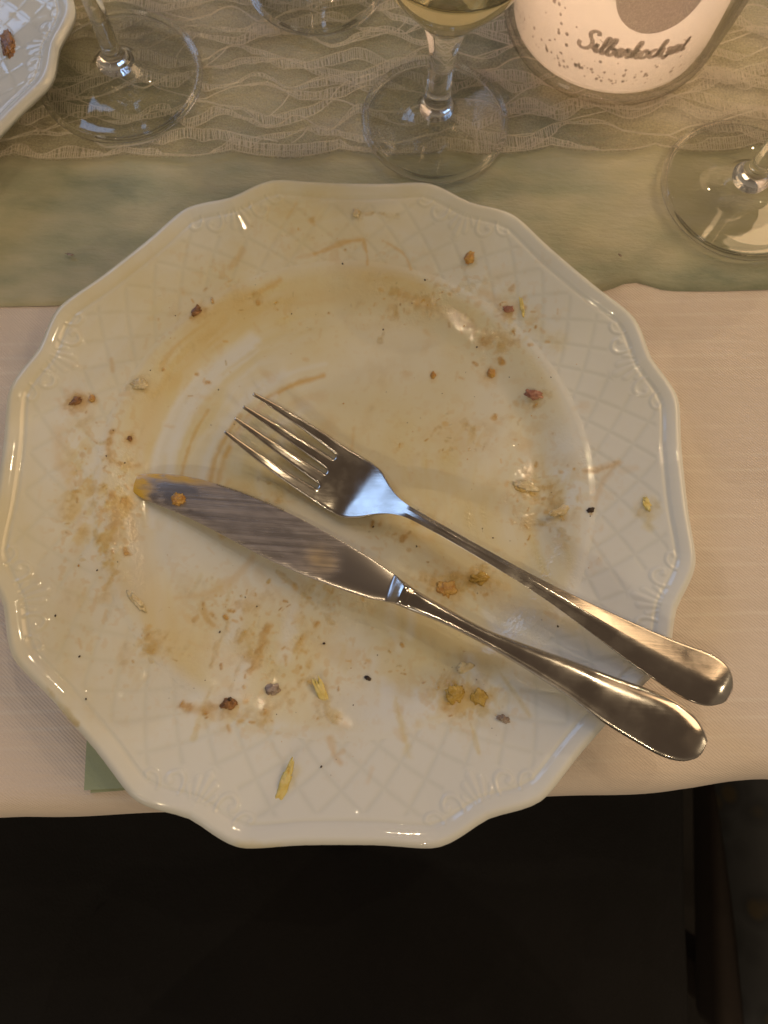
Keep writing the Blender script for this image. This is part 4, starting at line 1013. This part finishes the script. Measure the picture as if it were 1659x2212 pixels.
# ------------------------------------------------------------------ silver wedding candle jar
JX, JY, JZ = .1045, .2555, .0032
root = empty('candle_jar', (JX, JY, JZ)); tag(root, 'white candle light in a round clear glass jar with silver script print', 'candle jar')
gp = [(0, .0005), (.044, .0005), (.050, .0022), (.0530, .007), (.0548, .018), (.0575, .045), (.0600, .105), (.0603, .1075), (.0585, .1075), (.0578, .105), (.0553, .045), (.0530, .018), (.0516, .0095), (.048, .0062), (0, .0055)]
P = spline(gp, 90); P[0, 0] = 0; P[-1, 0] = 0
child_lathe('jar', P, THIN, root)
# milky sleeve: thin translucent wall with a tealight burning inside
wp = [(0, .0062), (.043, .0064), (.0478, .0085), (.0492, .013), (.0500, .030), (.0505, .095)]
P = spline(wp, 60); P[0, 0] = 0; SLV = P
wax = child_lathe('sleeve', P, WAX, root)
tl = child_lathe('tealight', [(0, .0085), (.019, .0085), (.0192, .0225), (.0182, .0225), (.018, .020), (0, .020)], WAX, root)
fl = link('flame', lathe('flame', spline([(0, .0215), (.0028, .026), (.0034, .031), (.0018, .039), (0, .045)], 20), 20), FLAME, tl)
l = bpy.data.lights.new('candle_light', 'POINT'); l.energy = .27; l.color = (1.0, .65, .47); l.shadow_soft_size = .006
o = bpy.data.objects.new('candle_light', l); COL.objects.link(o); o.location = (JX, JY, JZ + .050)
def cyl(u, zv, lift=.0004):
    """u metres along the candle's front (0 faces the plate), zv height"""
    r_ = np.interp(zv, SLV[12:, 1], SLV[12:, 0]) + lift; a = -math.pi / 2 + u / .05
    return (r_ * math.cos(a), r_ * math.sin(a), zv)
PVs, PFs = [], []
def ink(pts, wdt, n=None, taper=.75):
    P = spline(pts, n or 8 * len(pts)); d = np.gradient(P, axis=0); d /= np.linalg.norm(d, axis=1)[:, None] + 1e-9; N = np.stack([-d[:, 1], d[:, 0]], -1)
    base = len(PVs)
    for i, (p, q) in enumerate(zip(P, N)):
        w_ = wdt / 2 * (taper + (1 - taper) * abs(d[i, 1]) * 1.3)
        for sg in (-1, -.33, .33, 1): PVs.append(cyl(p[0] + sg * q[0] * w_, p[1] + sg * q[1] * w_))
    PFs.extend((grid_faces(len(P), 4) + base).tolist())
# script lettering, unit = x-height, each letter's strokes and advance
SCR = {
 'S': ([[(1.55, 1.9), (1.45, 2.25), (1.0, 2.3), (.65, 1.95), (.8, 1.5), (1.15, 1.1), (1.2, .55), (.85, .08), (.3, .0), (-.1, .3), (-.05, .7)]], 1.55),
 'i': ([[(0, .1), (.25, .95), (.22, .45), (.35, .05), (.65, .12)], [(.38, 1.42), (.42, 1.50)]], .62),
 'l': ([[(0, .1), (.45, 1.1), (.62, 1.85), (.45, 2.0), (.32, 1.6), (.28, .5), (.4, .03), (.7, .12)]], .66),
 'b': ([[(0, .1), (.45, 1.1), (.62, 1.85), (.45, 2.0), (.30, 1.5), (.26, .4), (.45, .02), (.8, .15), (.92, .55), (.75, .9), (.66, .78), (1.15, .80)]], 1.08),
 'e': ([[(0, .25), (.45, .45), (.62, .8), (.42, 1.0), (.18, .75), (.16, .3), (.42, .02), (.78, .15)]], .74),
 'r': ([[(0, .1), (.28, .95), (.34, 1.08), (.42, .88), (.68, .86), (.58, .4), (.66, .06), (.9, .12)]], .86),
 'h': ([[(0, .1), (.45, 1.1), (.62, 1.85), (.45, 2.0), (.32, 1.5), (.20, .0)], [(.22, .1), (.45, .75), (.68, .95), (.78, .7), (.72, .25), (.82, .04), (1.1, .12)]], 1.04),
 'o': ([[(.62, .92), (.35, 1.0), (.12, .6), (.22, .1), (.55, .04), (.78, .42), (.62, .9), (.72, .75), (1.0, .82)]], .94),
 'c': ([[(.62, .82), (.42, 1.0), (.16, .7), (.16, .25), (.42, .02), (.74, .14)]], .70),
 'z': ([[(.08, .85), (.4, .98), (.58, .75), (.35, .5), (.58, .22), (.4, -.3), (.2, -.15), (.7, .15)]], .70),
 't': ([[(.02, .1), (.40, 1.6), (.26, .5), (.40, .03), (.7, .12)], [(.1, 1.08), (.66, 1.15)]], .66),
}
txt = 'Silberhochzeit'; xh = .0042; total = sum(SCR[c][1] for c in txt) * xh
u0 = -.0215; z0 = .0292
for ch in txt:
    st_, adv = SCR[ch]
    for s_ in st_: ink([(u0 + (x + .12 * y) * xh, z0 + y * xh) for x, y in s_], .0019)
    u0 += adv * xh
# ring of dots and specks under the lettering, big glitter disc above
rs = np.random.default_rng(5)
def dot(u, z, r_):
    base = len(PVs); PVs.append(cyl(u, z)); n = 10
    for k in range(n): PVs.append(cyl(u + r_ * math.cos(k * 6.2832 / n), z + r_ * math.sin(k * 6.2832 / n)))
    for k in range(0, n, 2): PFs.append([base, base + 1 + k, base + 1 + (k + 1) % n, base + 1 + (k + 2) % n])
for k in range(150):
    u = rs.uniform(-.075, .075); z = .0135 + abs(rs.normal(0, .0045)) + .006 * rs.random() ** 3
    if -.02 < u < .06 and z > .026: continue
    dot(u, z, rs.uniform(.0003, .0009))
for k in range(16): dot(-.033 + rs.normal(0, .004), .020 + k * .0016 + rs.normal(0, .001), rs.uniform(.0004, .0010))
base = len(PVs); NRG = 40; RD = .019; cz = .0595; cu = .006
for i in range(8):
    for k in range(NRG):
        rr_ = RD * (i + .02) / 7; PVs.append(cyl(cu + rr_ * math.cos(k * 6.2832 / NRG), cz + rr_ * .92 * math.sin(k * 6.2832 / NRG)))
PFs.extend((grid_faces(8, NRG, True) + base).tolist())
link('printed_lettering', np_mesh('printed_lettering', PVs, PFs), PRINT, wax)
